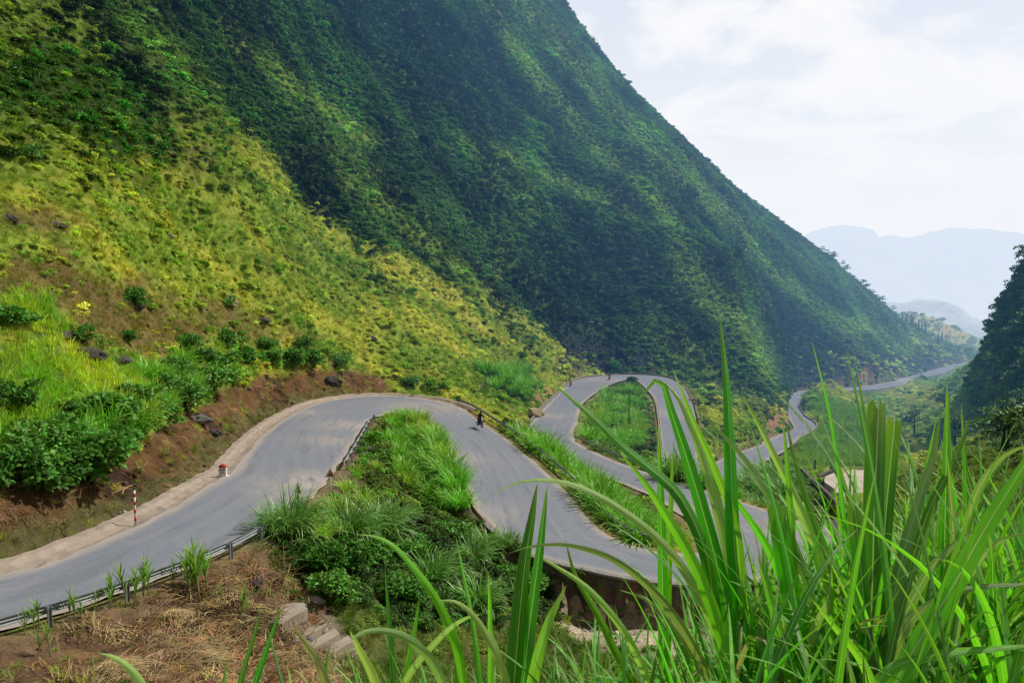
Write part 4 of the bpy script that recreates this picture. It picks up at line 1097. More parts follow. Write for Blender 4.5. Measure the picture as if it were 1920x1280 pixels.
for k, (a, b, c_, d_) in enumerate([((548, 1192), (604, 1160), (612, 1170), (556, 1204)), ((556, 1216), (628, 1176), (637, 1186), (564, 1228)), ((564, 1240), (652, 1190), (662, 1200), (574, 1252)), ((578, 1264), (668, 1210), (678, 1220), (590, 1276))]):
    zz = drop(*b)[2] + 0.16 - 0.05 * k
    P = [Vector(on_z(*p, zz)) - Vector(ts.location) for p in (a, b, c_, d_)]
    m_ = MB(); m_.add([tuple(p) for p in P] + [tuple(p - Vector((0, 0, 0.5))) for p in P], [(0, 1, 2, 3), (0, 4, 5, 1), (1, 5, 6, 2), (2, 6, 7, 3), (3, 7, 4, 0)])
    so_ = m_.obj('step', CONC_W, ts)
    bv = so_.modifiers.new('b', 'BEVEL'); bv.width = 0.03; bv.segments = 2
# drain mouth
px_, py_, pz_ = drop(470, 1112)
DARK = simple('black_pipe', (0.012, 0.012, 0.012), (0.02, 0.018, 0.016), 3, 0.7, 0.3)
dp = tag(empty('drain_pipe', (px_, py_ + 0.35, pz_ + 0.12)), 'dark round drain pipe mouth in the dirt bank below the guardrail', 'drain pipe')
m_ = MB(); m_.tube([(0, -0.25, 0), (0, 0.9, 0.12)], [0.36, 0.36], 18, False); m_.tube([(0, -0.25, 0), (0, 0.9, 0.12)], [0.29, 0.29], 18, False)
m_.add([(0.36 * math.cos(a), -0.25, 0.36 * math.sin(a)) for a in np.linspace(0, 2 * math.pi, 19)[:-1]] + [(0.29 * math.cos(a), -0.25, 0.29 * math.sin(a)) for a in np.linspace(0, 2 * math.pi, 19)[:-1]], [(i, (i + 1) % 18, 18 + (i + 1) % 18, 18 + i) for i in range(18)])
m_.obj('pipe', DARK, dp, True)
m_ = MB(); m_.add([(0.29 * math.cos(a), 0.5, 0.29 * math.sin(a)) for a in np.linspace(0, 2 * math.pi, 17)[:-1]], [tuple(range(16))]); m_.obj('bore_shade_disc', DARK, dp)  # black disc closing the pipe, its inner darkness put in as colour

# ------------------------------------------------------------------ guardrails
STEEL = simple('galvanised_steel', (0.40, 0.435, 0.445), (0.26, 0.29, 0.30), 1.6, 0.5, 0.5, 0.5, 0.1)
def post_mesh():
    m = MB()
    m.box(0, 0, 0.06, 0.12, 0.010, 1.32); m.box(-0.055, 0.036, 0.06, 0.010, 0.062, 1.32); m.box(0.055, -0.036, 0.06, 0.010, 0.062, 1.32)
    m.box(0, 0.115, 0.55, 0.10, 0.13, 0.24)
    return m.mesh('post')
POST = post_mesh()
def guardrail(side, t0, t1, label, off=0.62, gap=3.0, lift=0.0):
    Q, N = edge_line(side, t0, t1, off, 0.5)
    base = Q[len(Q) // 2]
    t = tag(empty('guardrail', tuple(base)), label, 'guardrail', 'steel guardrails along the road')
    Qr = Q - base; Qr[:, 2] += lift
    # W-shaped beam on the traffic side of its posts
    pr = [(0.0, 0.40), (0.0, 0.43), (-0.085, 0.475), (-0.085, 0.515), (-0.01, 0.55), (-0.01, 0.56), (-0.085, 0.60), (-0.085, 0.64), (0.0, 0.685), (0.0, 0.715)]
    pr = pr + [(o + 0.008, u) for o, u in pr[::-1]]
    extrude('beam', Qr, N, pr, STEEL, t)
    s = np.concatenate([[0], np.cumsum(np.linalg.norm(np.diff(Q, axis=0), axis=1))])
    k = int(s[-1] // gap)
    for i in range(k + 1):
        d_ = min(0.3 + i * gap, s[-1] - 0.1)
        p = np.array([np.interp(d_, s, Qr[:, c_]) for c_ in range(3)]); nm = np.array([np.interp(d_, s, N[:, c_]) for c_ in range(2)])
        po = bpy.data.objects.new('post', POST); col.objects.link(po); po.parent = t
        po.location = (p[0] + nm[0] * 0.195, p[1] + nm[1] * 0.195, p[2]); po.rotation_euler = (0, 0, math.atan2(nm[1], nm[0]) + math.pi / 2)
    if not POST.materials: POST.materials.append(STEEL)
    return t
guardrail('R', 0.2, 4.9, 'galvanised guardrail on the near edge of the road, lower left, behind young reeds')
guardrail('R', 6.6, 9.3, 'short guardrail beside the triangular sign on the left edge of the grassy bank')
guardrail('L', 12.7, 18.4, 'long curving guardrail on the outer side of the bend below the motorcyclist in black', 1.25)
guardrail('R', 27.5, 24.7, 'guardrail along the far edge of the road beyond the long grass hedge')
guardrail('L', 35.0, 37.9, 'guardrail on the outside of the distant hairpin below the cliff', 0.8)

# ------------------------------------------------------------------ roadside markers and signs
WHITE = simple('white_paint', (0.82, 0.80, 0.76), (0.58, 0.55, 0.50), 5, 0.7, 0.3, 0, 0.1)
RED = simple('red_paint', (0.50, 0.035, 0.025), (0.36, 0.03, 0.02), 5, 0.6, 0.3, 0, 0.1)
BLACK = simple('black_paint', (0.02, 0.02, 0.02), (0.03, 0.03, 0.03), 5, 0.6, 0.3, 0, 0.1)
def edge_spot(px, py, z): return on_z(px, py, z)
# kilometre stone
kx, ky, kz = on_z(418, 894, -13.55)
km = tag(empty('kilometre_stone', (kx, ky, kz), 0.0), 'small white kilometre stone with a rounded red top on the roadside kerb', 'kilometre stone')
def round_slab(w_, h0, r_, d_, n=14):
    pts = [(-w_ / 2, 0), (w_ / 2, 0), (w_ / 2, h0)] + [(w_ / 2 * math.cos(a), h0 + r_ * math.sin(a)) for a in np.linspace(0, math.pi, n)[1:-1]] + [(-w_ / 2, h0)]
    return pts
def prism(m, pts, y0, y1, dz=0):
    n = len(pts); m.add([(p[0], y0, p[1] + dz) for p in pts] + [(p[0], y1, p[1] + dz) for p in pts], [tuple(range(n)), tuple(range(2 * n - 1, n - 1, -1))] + [(i, n + i, n + (i + 1) % n, (i + 1) % n) for i in range(n)])
m_ = MB(); prism(m_, [(-.21, 0), (.21, 0), (.21, .48), (-.21, .48)], -0.09, 0.09, 0.1); m_.obj('body', WHITE, km)
m_ = MB(); m_.box(0, 0, 0.02, 0.62, 0.34, 0.16); m_.obj('plinth', WHITE, km)
m_ = MB(); prism(m_, [(-.21, 0.0), (.21, 0.0)] + [(.21 * math.cos(a), .20 * math.sin(a)) for a in np.linspace(0, math.pi, 14)[1:-1]], -0.092, 0.092, 0.582); m_.obj('red_top', RED, km, True)
for x0, w_, z0, h_ in [(-.13, .05, .47, .075), (-.065, .045, .47, .075), (0, .055, .47, .075), (.07, .045, .47, .075), (.13, .04, .47, .075), (-.07, .03, .30, .07), (-.025, .035, .30, .07), (.05, .04, .30, .06), (.095, .03, .295, .05)]:
    m_ = MB(); m_.box(x0, -0.0925, z0, w_, 0.004, h_); m_.obj('letter', BLACK, km)
km.scale = (1.2, 1.2, 1.15); dp.scale = (0.75, 0.75, 0.75)
# red and white marker post
wx, wy, wz = on_z(254, 980, -12.75)
mp_ = tag(empty('marker_post', (wx, wy, wz)), 'slim red and white banded marker post at the foot of the brown bank', 'marker post')
m_ = MB(); m_.tube([(0, 0, -0.2), (0, 0, 1.75)], 0.052, 12); m_.obj('post', WHITE, mp_, True)
for k in range(4):
    m_ = MB(); m_.tube([(0, 0, 0.12 + k * 0.42), (0, 0, 0.32 + k * 0.42)], 0.056, 12); m_.obj('red_band', RED, mp_, True)
m_ = MB(); m_.tube([(0, 0, 1.75), (0, 0, 1.90)], [0.056, 0.035], 12); m_.obj('cap', BLACK, mp_, True)
# triangular warning signs
ORANGE = simple('faded_orange', (0.62, 0.27, 0.04), (0.45, 0.16, 0.03), 4, 0.6, 0.3, 0, 0.1)
def tri_sign(px, py, z, side, pole_h, rz, label, dark=True):
    x, y, zz = on_z(px, py, z)
    t = tag(empty('warning_sign', (x, y, zz), rz), label, 'road sign', 'triangular warning signs')
    h = side * 0.866
    tri = lambda s_, y0, y1, m: prism(m, [(-side / 2 * s_, h / 3 - h / 3 * s_), (side / 2 * s_, h / 3 - h / 3 * s_), (0, h / 3 + 2 * h / 3 * s_)], y0, y1, pole_h)
    m_ = MB(); tri(1.0, -0.012, 0.0, m_); m_.obj('border', WHITE if dark else RED, t)
    m_ = MB(); tri(0.66, -0.016, -0.013, m_); m_.obj('face', ORANGE, t)
    m_ = MB()
    if dark:
        prism(m_, [(-side * .30, h * .125), (side * .30, h * .125), (side * .04, h * .36)], -0.020, -0.0165, pole_h)
        m_.obj('symbol', BLACK, t)
    else:
        m_.tube([(-.03, -0.019, pole_h + h * .14), (.03, -0.019, pole_h + h * .28), (-.03, -0.019, pole_h + h * .40), (.02, -0.019, pole_h + h * .55)], 0.018, 6); m_.obj('symbol', BLACK, t)
    m_ = MB(); m_.tube([(0, 0.035, -0.4), (0, 0.035, pole_h + h * .8)], 0.034, 10); m_.obj('pole', WHITE if dark else STEEL, t, True)
    return t
tri_sign(620, 921, -13.95, 0.72, 0.95, 0.05, 'white edged triangular sign with a black slope symbol by the guardrail')
tri_sign(560, 965, -13.5, 0.66, 1.30, -0.75, 'red edged triangular sign half hidden by the tall grass clump', False)

# ------------------------------------------------------------------ rocks
def rock_mat(name, a, b): return simple(name, a, b, 1.4, 0.9, 0.2, 0, 0.8)
RK_D = rock_mat('dark_rock', (0.105, 0.092, 0.080), (0.035, 0.031, 0.028)); RK_Y = rock_mat('ochre_rock', (0.42, 0.33, 0.20), (0.30, 0.215, 0.12)); RK_G = rock_mat('grey_rock', (0.18, 0.165, 0.15), (0.09, 0.08, 0.072)); RK_W = rock_mat('pale_rock', (0.48, 0.44, 0.38), (0.34, 0.30, 0.25))
def rock(px, py, sx, sy, sz, mat, label, seed, rz=0.0, sink=0.25, Y=None):
    x, y, z = drop(px, py) if Y is None else at(px, py, Y)
    o = link('boulder', stone_mesh(seed, 4, 0.42), mat, None, (x, y, z + sz * (1 - sink * 2) * 0.5))
    k_ = 0.78 if mat is RK_D else 1.0; o.scale = (sx * k_, sy * k_, sz * k_); o.rotation_euler = (0.1, 0.1, rz)
    o.data.polygons.foreach_set('use_smooth', np.zeros(len(o.data.polygons), bool))
    return tag(o, label, 'boulder')
rock(1003, 783, 1.5, 1.1, 1.15, RK_Y, 'pale ochre boulder lying at the road edge above the long hedge', 201, 0.3, -0.15)
rock(105, 425, 1.0, 0.7, 0.5, RK_D, 'flat dark boulder in the upper left grass slope', 202, 0.6)
rock(18, 415, 0.9, 0.7, 0.55, RK_D, 'dark boulder at the left frame edge on the upper slope', 203, 0.2)
rock(255, 582, 1.15, 0.8, 0.85, RK_D, 'nearly black round boulder on the brown patch of slope', 204, 1.0)
rock(165, 672, 1.6, 1.0, 0.95, RK_D, 'large layered dark outcrop above the bright crop field', 205, 0.4)
rock(222, 678, 1.3, 0.9, 0.55, RK_D, 'lower dark outcrop block right of the layered outcrop', 206, -0.2)
rock(122, 632, 1.0, 0.8, 0.6, RK_D, 'dark outcrop block topped by weeds behind the bright field', 207, 0.7)
rock(492, 605, 1.6, 0.9, 0.6, RK_D, 'long dark rock in the middle of the yellow grass slope', 208, -0.4)
rock(428, 572, 1.5, 1.0, 0.8, RK_Y, 'tan weathered rock face in the yellow grass above the bushes', 209, 0.4)
rock(318, 445, 0.55, 0.4, 0.35, RK_W, 'small white stone alone on the left slope', 210)
rock(624, 722, 1.5, 1.1, 1.1, RK_D, 'black rock on the rim of the brown road cut near the hairpin', 211, 0.3)
rock(402, 815, 0.8, 0.6, 0.55, RK_D, 'dark stone set in the brown bank above the kilometre stone', 212)
rock(372, 790, 1.1, 0.6, 0.5, RK_G, 'grey ledge of stone in the brown bank left of the dark stone', 213, 0.4)
rock(233, 965, 0.28, 0.22, 0.2, RK_W, 'small pale stone in the weeds left of the marker post', 214)
rock(758, 900, 0.9, 0.5, 0.3, RK_G, 'flat grey stone among the grass of the hairpin bank', 215)
rock(690, 845, 0.5, 0.4, 0.4, RK_G, 'small grey stone beside the short guardrail on the grassy bank', 216)
rock(355, 738, 1.0, 0.7, 0.6, RK_D, 'dark stone peeping out beneath the bushes on the bank rim', 217)
rock(695, 640, 1.3, 0.9, 0.9, RK_D, 'dark rock in the green slope above the first hairpin', 218)
rock(590, 1130, 0.42, 0.3, 0.25, RK_W, 'white stone lying beside the concrete slab', 219)
rock(1130, 1165, 0.55, 0.4, 0.3, RK_W, 'pale stone on the gravel below the retaining wall', 220)

# ------------------------------------------------------------------ utility poles
WOOD = simple('weathered_pole', (0.10, 0.085, 0.07), (0.05, 0.043, 0.036), 3, 0.85, 0.2)
def pole(loc, h, label, arms=1, rz=0.3, r_=0.13):
    t = tag(empty('utility_pole', loc, rz), label, 'utility pole', 'utility poles')
    m_ = MB(); m_.tube([(0, 0, -0.8), (0, 0, h * .5), (0, 0, h)], [r_ * 1.25, r_, r_ * 0.75], 10); m_.obj('shaft', WOOD, t, True)
    for k in range(arms):
        m_ = MB(); m_.box(0, -0.02 - r_, h - 0.5 - 0.9 * k, 1.7, 0.1, 0.12); ar = m_.obj('crossarm', WOOD, t)
        for q in (-0.75, 0, 0.75):
            m2 = MB(); m2.tube([(q, -r_ - 0.02, h - 0.44 - 0.9 * k), (q, -r_ - 0.02, h - 0.20 - 0.9 * k)], [0.05, 0.07], 8); m2.obj('insulator', CONC_G, ar, True)
    return t
x, y, z = drop(1179, 815); pole((x, y, z), 8.2, 'dark wooden utility pole standing in the grass of the distant hairpin loop', 1, 0.7, 0.10)
for (px, py, Y, lb) in [(1783, 646, 640, 'tallest thin utility pole before the yellow terraced hill'), (1791, 652, 640, 'thin utility pole before the yellow terraces, between two others'), (1800, 653, 650, 'thin utility pole before the yellow terraces, rightmost of three')]:
    x, y, z = at(px, py, Y); pole((x, y, gz(x, y)), 13.0, lb, 1, 0.2, 0.16)
FP = MB(); FP.box(0, 0, 1.0, 0.22, 0.22, 2.6)
FPM = FP.mesh('fence_post'); FPM.materials.append(CONC_G)
for px, py, lb in [(1527, 888, 'pale upright fence post left of its twin at the field edge'), (1557, 890, 'pale upright fence post right of its twin at the field edge'), (1505, 778, 'small dark roadside post on the inside of the far bend'), (1532, 796, 'small roadside post by the far bend beside the crop terrace')]:
    o = bpy.data.objects.new('fence_post', FPM); col.objects.link(o); o.location = drop(px, py); tag(o, lb, 'fence post', 'upright fence posts'); o.rotation_euler = (0.02, 0.03, 0.4)

# ------------------------------------------------------------------ motorcycles and riders
TYRE = simple('tyre_rubber', (0.018, 0.018, 0.018), (0.03, 0.03, 0.03), 8, 0.8, 0.2); CHROME = simple('bare_metal', (0.5, 0.5, 0.5), (0.35, 0.35, 0.36), 4, 0.3, 0.5, 0.9, 0.05)
def paint(n_, c_): return simple(n_, c_, tuple(x * 0.75 for x in c_), 3, 0.3, 0.5, 0, 0.02)
def cloth(n_, c_): return simple(n_, c_, tuple(x * 0.65 for x in c_), 9, 0.9, 0.1, 0, 0.3)
LAMP = paint('lamp_glass', (0.75, 0.75, 0.7))
def motorbike(loc, rz, body_col, label, lean=0.0, tail=(0.4, 0.03, 0.02)):
    t = tag(empty('motorcycle', loc, rz), label, 'motorcycle', 'motorcycles on the road')
    t.rotation_euler = (0, lean, rz)
    pm = paint('bike_paint', body_col)
    for yy in (0.66, -0.60):
        m_ = MB(); m_.torus((0, yy, 0.30), 0.255, 0.05, 22, 8); w_ = m_.obj('wheel', TYRE, t, True)
        m_ = MB(); m_.tube([(-0.06, yy, 0.30), (0.06, yy, 0.30)], 0.05, 10)
        for k in range(10):
            a = k * math.pi / 5; m_.tube([(0, yy, 0.30), (0, yy + 0.215 * math.cos(a), 0.30 + 0.215 * math.sin(a))], 0.008, 5)
        m_.torus((0, yy, 0.30), 0.212, 0.014, 22, 6); m_.obj('rim', CHROME, w_, True)
    m_ = MB()
    m_.tube([(0, 0.45, 0.80), (0, 0.30, 0.60), (0, 0.05, 0.42), (0, -0.25, 0.48), (0, -0.62, 0.70), (0, -0.86, 0.80)], [0.075, 0.115, 0.13, 0.15, 0.13, 0.05], 12)
    m_.tube([(-0.13, 0.34, 0.76), (-0.15, 0.27, 0.45), (-0.12, 0.2, 0.32)], [0.03, 0.045, 0.03], 8); m_.tube([(0.13, 0.34, 0.76), (0.15, 0.27, 0.45), (0.12, 0.2, 0.32)], [0.03, 0.045, 0.03], 8)
    m_.obj('body', pm, t, True)
    m_ = MB(); m_.tube([(0, 0.30 + 0.66 - 0.3 + 0.30 * math.cos(a), 0.30 + 0.30 * math.sin(a)) for a in np.linspace(0.5, 2.3, 8)], 0.07, 8); m_.obj('mudguard', pm, t, True)
    m_ = MB(); m_.tube([(0, 0.02, 0.70), (0, -0.2, 0.735), (0, -0.5, 0.78), (0, -0.80, 0.82)], [0.08, 0.14, 0.14, 0.09], 12); m_.obj('seat', TYRE, t, True)
    m_ = MB(); m_.sphere((0, 0.04, 0.33), 0.17, 10, 7, (0.85, 1.1, 0.8)); m_.tube([(0, 0.1, 0.36), (0, -0.6, 0.30)], 0.035, 8); m_.obj('engine', CHROME, t, True)
    m_ = MB()
    for s_ in (-1, 1): m_.tube([(0.07 * s_, 0.66, 0.30), (0.07 * s_, 0.50, 0.72), (0.06 * s_, 0.42, 0.95)], 0.024, 8)
    m_.obj('fork', CHROME, t, True)
    m_ = MB(); m_.tube([(-0.34, 0.30, 1.02), (-0.18, 0.38, 1.02), (0, 0.43, 0.97), (0.18, 0.38, 1.02), (0.34, 0.30, 1.02)], 0.017, 8); m_.obj('handlebar', TYRE, t, True)
    for s_ in (-1, 1):
        m_ = MB(); m_.tube([(0.25 * s_, 0.35, 1.02), (0.30 * s_, 0.36, 1.19)], 0.008, 6); m_.sphere((0.31 * s_, 0.36, 1.23), 0.06, 8, 6, (1, 0.3, 0.75)); m_.obj('mirror', TYRE, t, True)
    m_ = MB(); m_.sphere((0, 0.52, 0.88), 0.10, 12, 8, (1, 0.8, 1)); m_.obj('headlight', LAMP, t, True)
    m_ = MB(); m_.sphere((0, -0.90, 0.74), 0.06, 10, 6, (1.3, 0.6, 0.8)); m_.obj('tail_light', RED, t, True)
    m_ = MB(); m_.tube([(0.15, 0.0, 0.24), (0.16, -0.35, 0.27), (0.17, -0.80, 0.38)], [0.03, 0.045, 0.05], 10); m_.obj('exhaust', CHROME, t, True)
    return t
def skin_mesh(joints, bones, root, sub=2):
    """one continuous surface grown over a skeleton"""
    names = list(joints); me = bpy.data.meshes.new('figure')
    me.from_pydata([joints[n_][0] for n_ in names], [(names.index(a), names.index(b)) for a, b in bones], []); me.update()
    o = bpy.data.objects.new('figure', me); col.objects.link(o)
    md = o.modifiers.new('s', 'SKIN'); md.use_smooth_shade = True
    sv = me.skin_vertices[0].data
    for i, n_ in enumerate(names):
        r_ = joints[n_][1]; sv[i].radius = (r_, r_) if not isinstance(r_, tuple) else r_; sv[i].use_root = (n_ == root)
    ss = o.modifiers.new('u', 'SUBSURF'); ss.levels = sub; ss.render_levels = sub
    dg = bpy.context.evaluated_depsgraph_get(); ev = o.evaluated_get(dg)
    out = bpy.data.meshes.new_from_object(ev)
    bpy.data.objects.remove(o); bpy.data.meshes.remove(me)
    return out
SKIN = simple('skin', (0.36, 0.20, 0.13), (0.30, 0.16, 0.10), 6, 0.6, 0.3, 0, 0.05); HAIR = simple('black_hair', (0.012, 0.010, 0.010), (0.02, 0.018, 0.016), 20, 0.5, 0.4)
def rider(loc, rz, top_c, leg_c, label, lean=0.0, helmet=None, hat=False):
    J = {'pelvis': ((0, -0.28, 0.86), 0.155), 'belly': ((0, -0.27, 1.02), 0.15), 'chest': ((0, -0.20, 1.24), (0.19, 0.14)), 'neckb': ((0, -0.14, 1.42), 0.075), 'neck': ((0, -0.11, 1.50), 0.055), 'head': ((0, -0.08, 1.62), 0.095), 'crown': ((0, -0.09, 1.70), 0.075)}
    B = [('pelvis', 'belly'), ('belly', 'chest'), ('chest', 'neckb'), ('neckb', 'neck'), ('neck', 'head'), ('head', 'crown')]
    for s_, k in ((-1, 'l'), (1, 'r')):
        J.update({k + 'sh': ((0.185 * s_, -0.17, 1.36), 0.07), k + 'el': ((0.30 * s_, 0.02, 1.14), 0.05), k + 'wr': ((0.33 * s_, 0.235, 1.055), 0.034), k + 'hand': ((0.325 * s_, 0.30, 1.055), 0.042),
                  k + 'hip': ((0.12 * s_, -0.20, 0.84), 0.10), k + 'kn': ((0.20 * s_, 0.22, 0.72), 0.075), k + 'an': ((0.19 * s_, 0.10, 0.36), 0.05), k + 'toe': ((0.20 * s_, 0.28, 0.31), 0.042)})
        B += [('chest', k + 'sh'), (k + 'sh', k + 'el'), (k + 'el', k + 'wr'), (k + 'wr', k + 'hand'), ('pelvis', k + 'hip'), (k + 'hip', k + 'kn'), (k + 'kn', k + 'an'), (k + 'an', k + 'toe')]
        # five fingers closed over the grip
        for f in range(4):
            fx = 0.325 * s_ + (f - 1.5) * 0.021
            J[k + 'f%da' % f] = ((fx, 0.345, 1.055 - 0.004 * f), 0.010); J[k + 'f%db' % f] = ((fx, 0.352, 1.020), 0.009); J[k + 'f%dc' % f] = ((fx, 0.320, 1.000), 0.008)
            B += [(k + 'hand', k + 'f%da' % f), (k + 'f%da' % f, k + 'f%db' % f), (k + 'f%db' % f, k + 'f%dc' % f)]
        J[k + 'tha'] = ((0.325 * s_ - 0.05 * s_, 0.30, 1.035), 0.011); J[k + 'thb'] = ((0.325 * s_ - 0.05 * s_, 0.335, 1.010), 0.009)
        B += [(k + 'hand', k + 'tha'), (k + 'tha', k + 'thb')]
    me = skin_mesh(J, B, 'pelvis')
    for m_ in (top_c, leg_c, SKIN, TYRE): me.materials.append(m_)
    for p in me.polygons:
        c_ = p.center
        if c_.z > 1.47: k = 2
        elif c_.y > 0.255 and c_.z > 0.95: k = 2
        elif c_.z < 0.40: k = 3
        elif c_.z > 0.93: k = 0
        else: k = 1
        p.material_index = k
    o = link('person', me); o.location = loc; o.rotation_euler = (0, lean, rz)
    tag(o, label, 'person', 'riders on motorcycles')
    if helmet is not None:
        m_ = MB(); m_.sphere((0, -0.085, 1.665), 0.135, 16, 12, (0.92, 1.08, 1.0)); m_.obj('helmet', helmet, o, True)
        m_ = MB(); m_.sphere((0, 0.015, 1.645), 0.095, 12, 8, (1.05, 0.52, 0.6)); m_.obj('visor', BLACK, o, True)
    else:
        m_ = MB(); m_.sphere((0, -0.10, 1.685), 0.118, 14, 10, (0.95, 1.05, 0.85)); m_.obj('hair', HAIR, o, True)
    return o
K_BLK = cloth('black_jacket', (0.016, 0.016, 0.018)); K_TRS = cloth('dark_trousers', (0.022, 0.022, 0.028)); K_RED = cloth('red_jacket', (0.30, 0.035, 0.03)); K_WHT = cloth('white_shirt', (0.62, 0.60, 0.58)); K_BLU = cloth('dark_blue_jacket', (0.02, 0.03, 0.06))
H_BLK = paint('black_helmet', (0.015, 0.015, 0.016)); H_RED = paint('red_helmet', (0.25, 0.03, 0.025)); H_WHT = paint('white_helmet', (0.6, 0.6, 0.6))
def road_z(x, y):
    d = np.hypot(RC[:, 0] - x, RC[:, 1] - y); i = int(d.argmin())
    return float(RC[i, 2]) + 0.055, math.atan2(-(RC[min(i + 1, NR - 1), 0] - RC[max(i - 1, 0), 0]), RC[min(i + 1, NR - 1), 1] - RC[max(i - 1, 0), 1])
def on_road(px, py, z0):
    p = on_z(px, py, z0)
    for _ in range(3):
        zz, hd = road_z(p[0], p[1]); p = on_z(px, py, zz)
    return p, hd
p, hd = on_road(899, 800, -16.8)
motorbike(p, hd + 0.15, (0.03, 0.03, 0.035), 'dark motorcycle leaning through the bend under the rider in black', -0.12)
rider(p, hd + 0.15, K_BLK, K_TRS, 'person in black jacket and black helmet riding around the near hairpin', -0.12, H_BLK)
p, hd = on_road(1143, 712, -25)
motorbike(p, hd + math.pi + 0.2, (0.28, 0.05, 0.03), 'red motorcycle in the middle of the distant hairpin below the cliff', 0.1)
rider(p, hd + math.pi + 0.2, K_RED, K_TRS, 'person in red jacket riding through the distant hairpin', 0.1, H_RED)
p, hd = on_road(1070, 724, -24.3)
motorbike(p, hd + math.pi, (0.30, 0.03, 0.05), 'small red motorcycle hugging the kerb where the road enters the distant hairpin')
rider(p, hd + math.pi, K_WHT, K_TRS, 'person in white shirt riding close to the kerb before the distant hairpin', 0, H_WHT)
p, hd = on_road(1603, 730, -46)
motorbike(p, hd, (0.03, 0.03, 0.04), 'tiny dark motorcycle on the far straight road above the low wall')
rider(p, hd, K_BLU, K_TRS, 'tiny dark clothed person riding on the far straight road above the low wall', 0, H_BLK)
p, hd = on_road(1727, 707, -50.5)
motorbike(p, hd, (0.03, 0.03, 0.04), 'tiny motorcycle at the crest where the far road bends right')
rider(p, hd, K_BLK, K_TRS, 'tiny dark person riding at the crest where the far road bends', 0, H_BLK)
# ------------------------------------------------------------------ tall grass clumps
EG = leaf_mat('elephant_grass', (0.12, 0.38, 0.026), tip=(0.33, 0.56, 0.09), var=0.7, trans=0.3, rough=0.45, spec=0.35)
EGD = leaf_mat('dead_leaf', (0.26, 0.20, 0.09), tip=(0.34, 0.27, 0.14), var=0.6, trans=0.15, rough=0.8)
EGY = leaf_mat('pale_grass', (0.25, 0.44, 0.04), tip=(0.50, 0.62, 0.13), var=0.7, trans=0.3, rough=0.5)
EGK = leaf_mat('dark_grass', (0.075, 0.22, 0.024), tip=(0.30, 0.48, 0.13), var=0.7, trans=0.25, rough=0.4, spec=0.4)  # darker green than the other clumps
CL = [grass_clump('grass_clump', 230, 0.55, 0.9, 2.0, 0.056, 7, 0.42, 2.6, 300 + i) for i in range(4)]
CLY = [grass_clump('grass_clump', 220, 0.52, 0.8, 1.8, 0.048, 7, 0.42, 2.5, 310 + i) for i in range(2)]
CLK = [grass_clump('grass_clump', 380, 0.72, 1.1, 2.5, 0.056, 8, 0.52, 2.9, 320 + i) for i in range(3)]
SKIRT = [grass_clump('dry_skirt', 60, 0.62, 0.6, 1.2, 0.035, 4, 1.0, 1.6, 330 + i) for i in range(2)]
for ms, mt in ((CL, EG), (CLY, EGY), (CLK, EGK), (SKIRT, EGD)):
    for m_ in ms: m_.materials.append(mt)
def clump(loc, s_, kind, label, group=None, skirt=False, sz=1.0):
    ms = {'g': CL, 'y': CLY, 'k': CLK}[kind]
    o = bpy.data.objects.new('grass_clump', ms[random.randrange(len(ms))]); col.objects.link(o)
    o.location = loc; o.rotation_euler = (random.gauss(0, .06), random.gauss(0, .06), random.random() * 6.28); o.scale = (s_, s_, s_ * sz)
    tag(o, label, 'grass clump', group); o['kind'] = 'thing'
    if skirt:
        k = bpy.data.objects.new('dry_skirt', SKIRT[random.randrange(2)]); col.objects.link(k); k.parent = o; k.scale = (1.05, 1.05, 1.0 / sz)
    return o
for px, py, s_, kd, sz, lb in [
    (545, 1010, 1.05, 'k', 1.05, 'leftmost tall grass clump at the corner of the hairpin bank, partly hiding a red sign'),
    (520, 1003, 0.7, 'k', 1.0, 'smaller dark grass clump at the guardrail end, left of the corner clump'),
    (600, 1018, 0.85, 'y', 1.0, 'pale yellow-green grass clump between the corner clump and the big dark clump'),
    (650, 1015, 1.15, 'k', 1.0, 'big dark arching grass clump in the middle of the bank front'),
    (705, 1015, 1.15, 'k', 1.0, 'big dark arching grass clump right of centre on the bank front'),
    (680, 955, 0.95, 'y', 1.0, 'light clump just behind the big dark clumps on the bank'),
    (740, 985, 0.8, 'k', 1.0, 'dark clump at the right end of the bank front row'),
    (625, 965, 0.8, 'y', 1.0, 'light clump beside the foot of the triangular sign'),
    (668, 895, 0.62, 'y', 1.0, 'bright round clump beside the short guardrail'),
    (650, 925, 0.7, 'y', 1.0, 'bright clump below the short guardrail, nearest the sign'),
    (705, 880, 0.55, 'y', 1.0, 'small bright tuft in the middle of the bank near a grey stone'),
    (918, 1040, 0.95, 'k', 0.95, 'dark round clump by the road edge above the retaining wall'),
    (885, 1055, 0.85, 'k', 0.9, 'dark round clump just left of the one above the retaining wall'),
    (810, 1095, 0.95, 'k', 1.0, 'dark fountain-like clump in the dark scrub, left of a pair'),
    (895, 1145, 1.0, 'k', 0.95, 'dark fountain-like clump lowest in the dark scrub'),
    (955, 1030, 0.6, 'k', 1.0, 'small clump at the start of the retaining wall'),
    (1160, 968, 1.15, 'y', 1.0, 'large pale drooping clump at the near end of the long grass hedge'),
    (1195, 975, 0.95, 'g', 1.0, 'green clump at the very tip of the long grass hedge'),
    (1125, 950, 1.0, 'y', 1.0, 'pale clump left of the large drooping one in the hedge')]:
    clump(drop(px, py), s_ * 1.15, kd, lb, None, kd == 'k' or s_ > 0.9, sz)
def in_poly(poly, x, y):
    ins = False
    for (x0, y0), (x1, y1) in zip(poly, poly[1:] + poly[:1]):
        if (y0 > y) != (y1 > y) and x < (x1 - x0) * (y - y0) / (y1 - y0) + x0: ins = not ins
    return ins
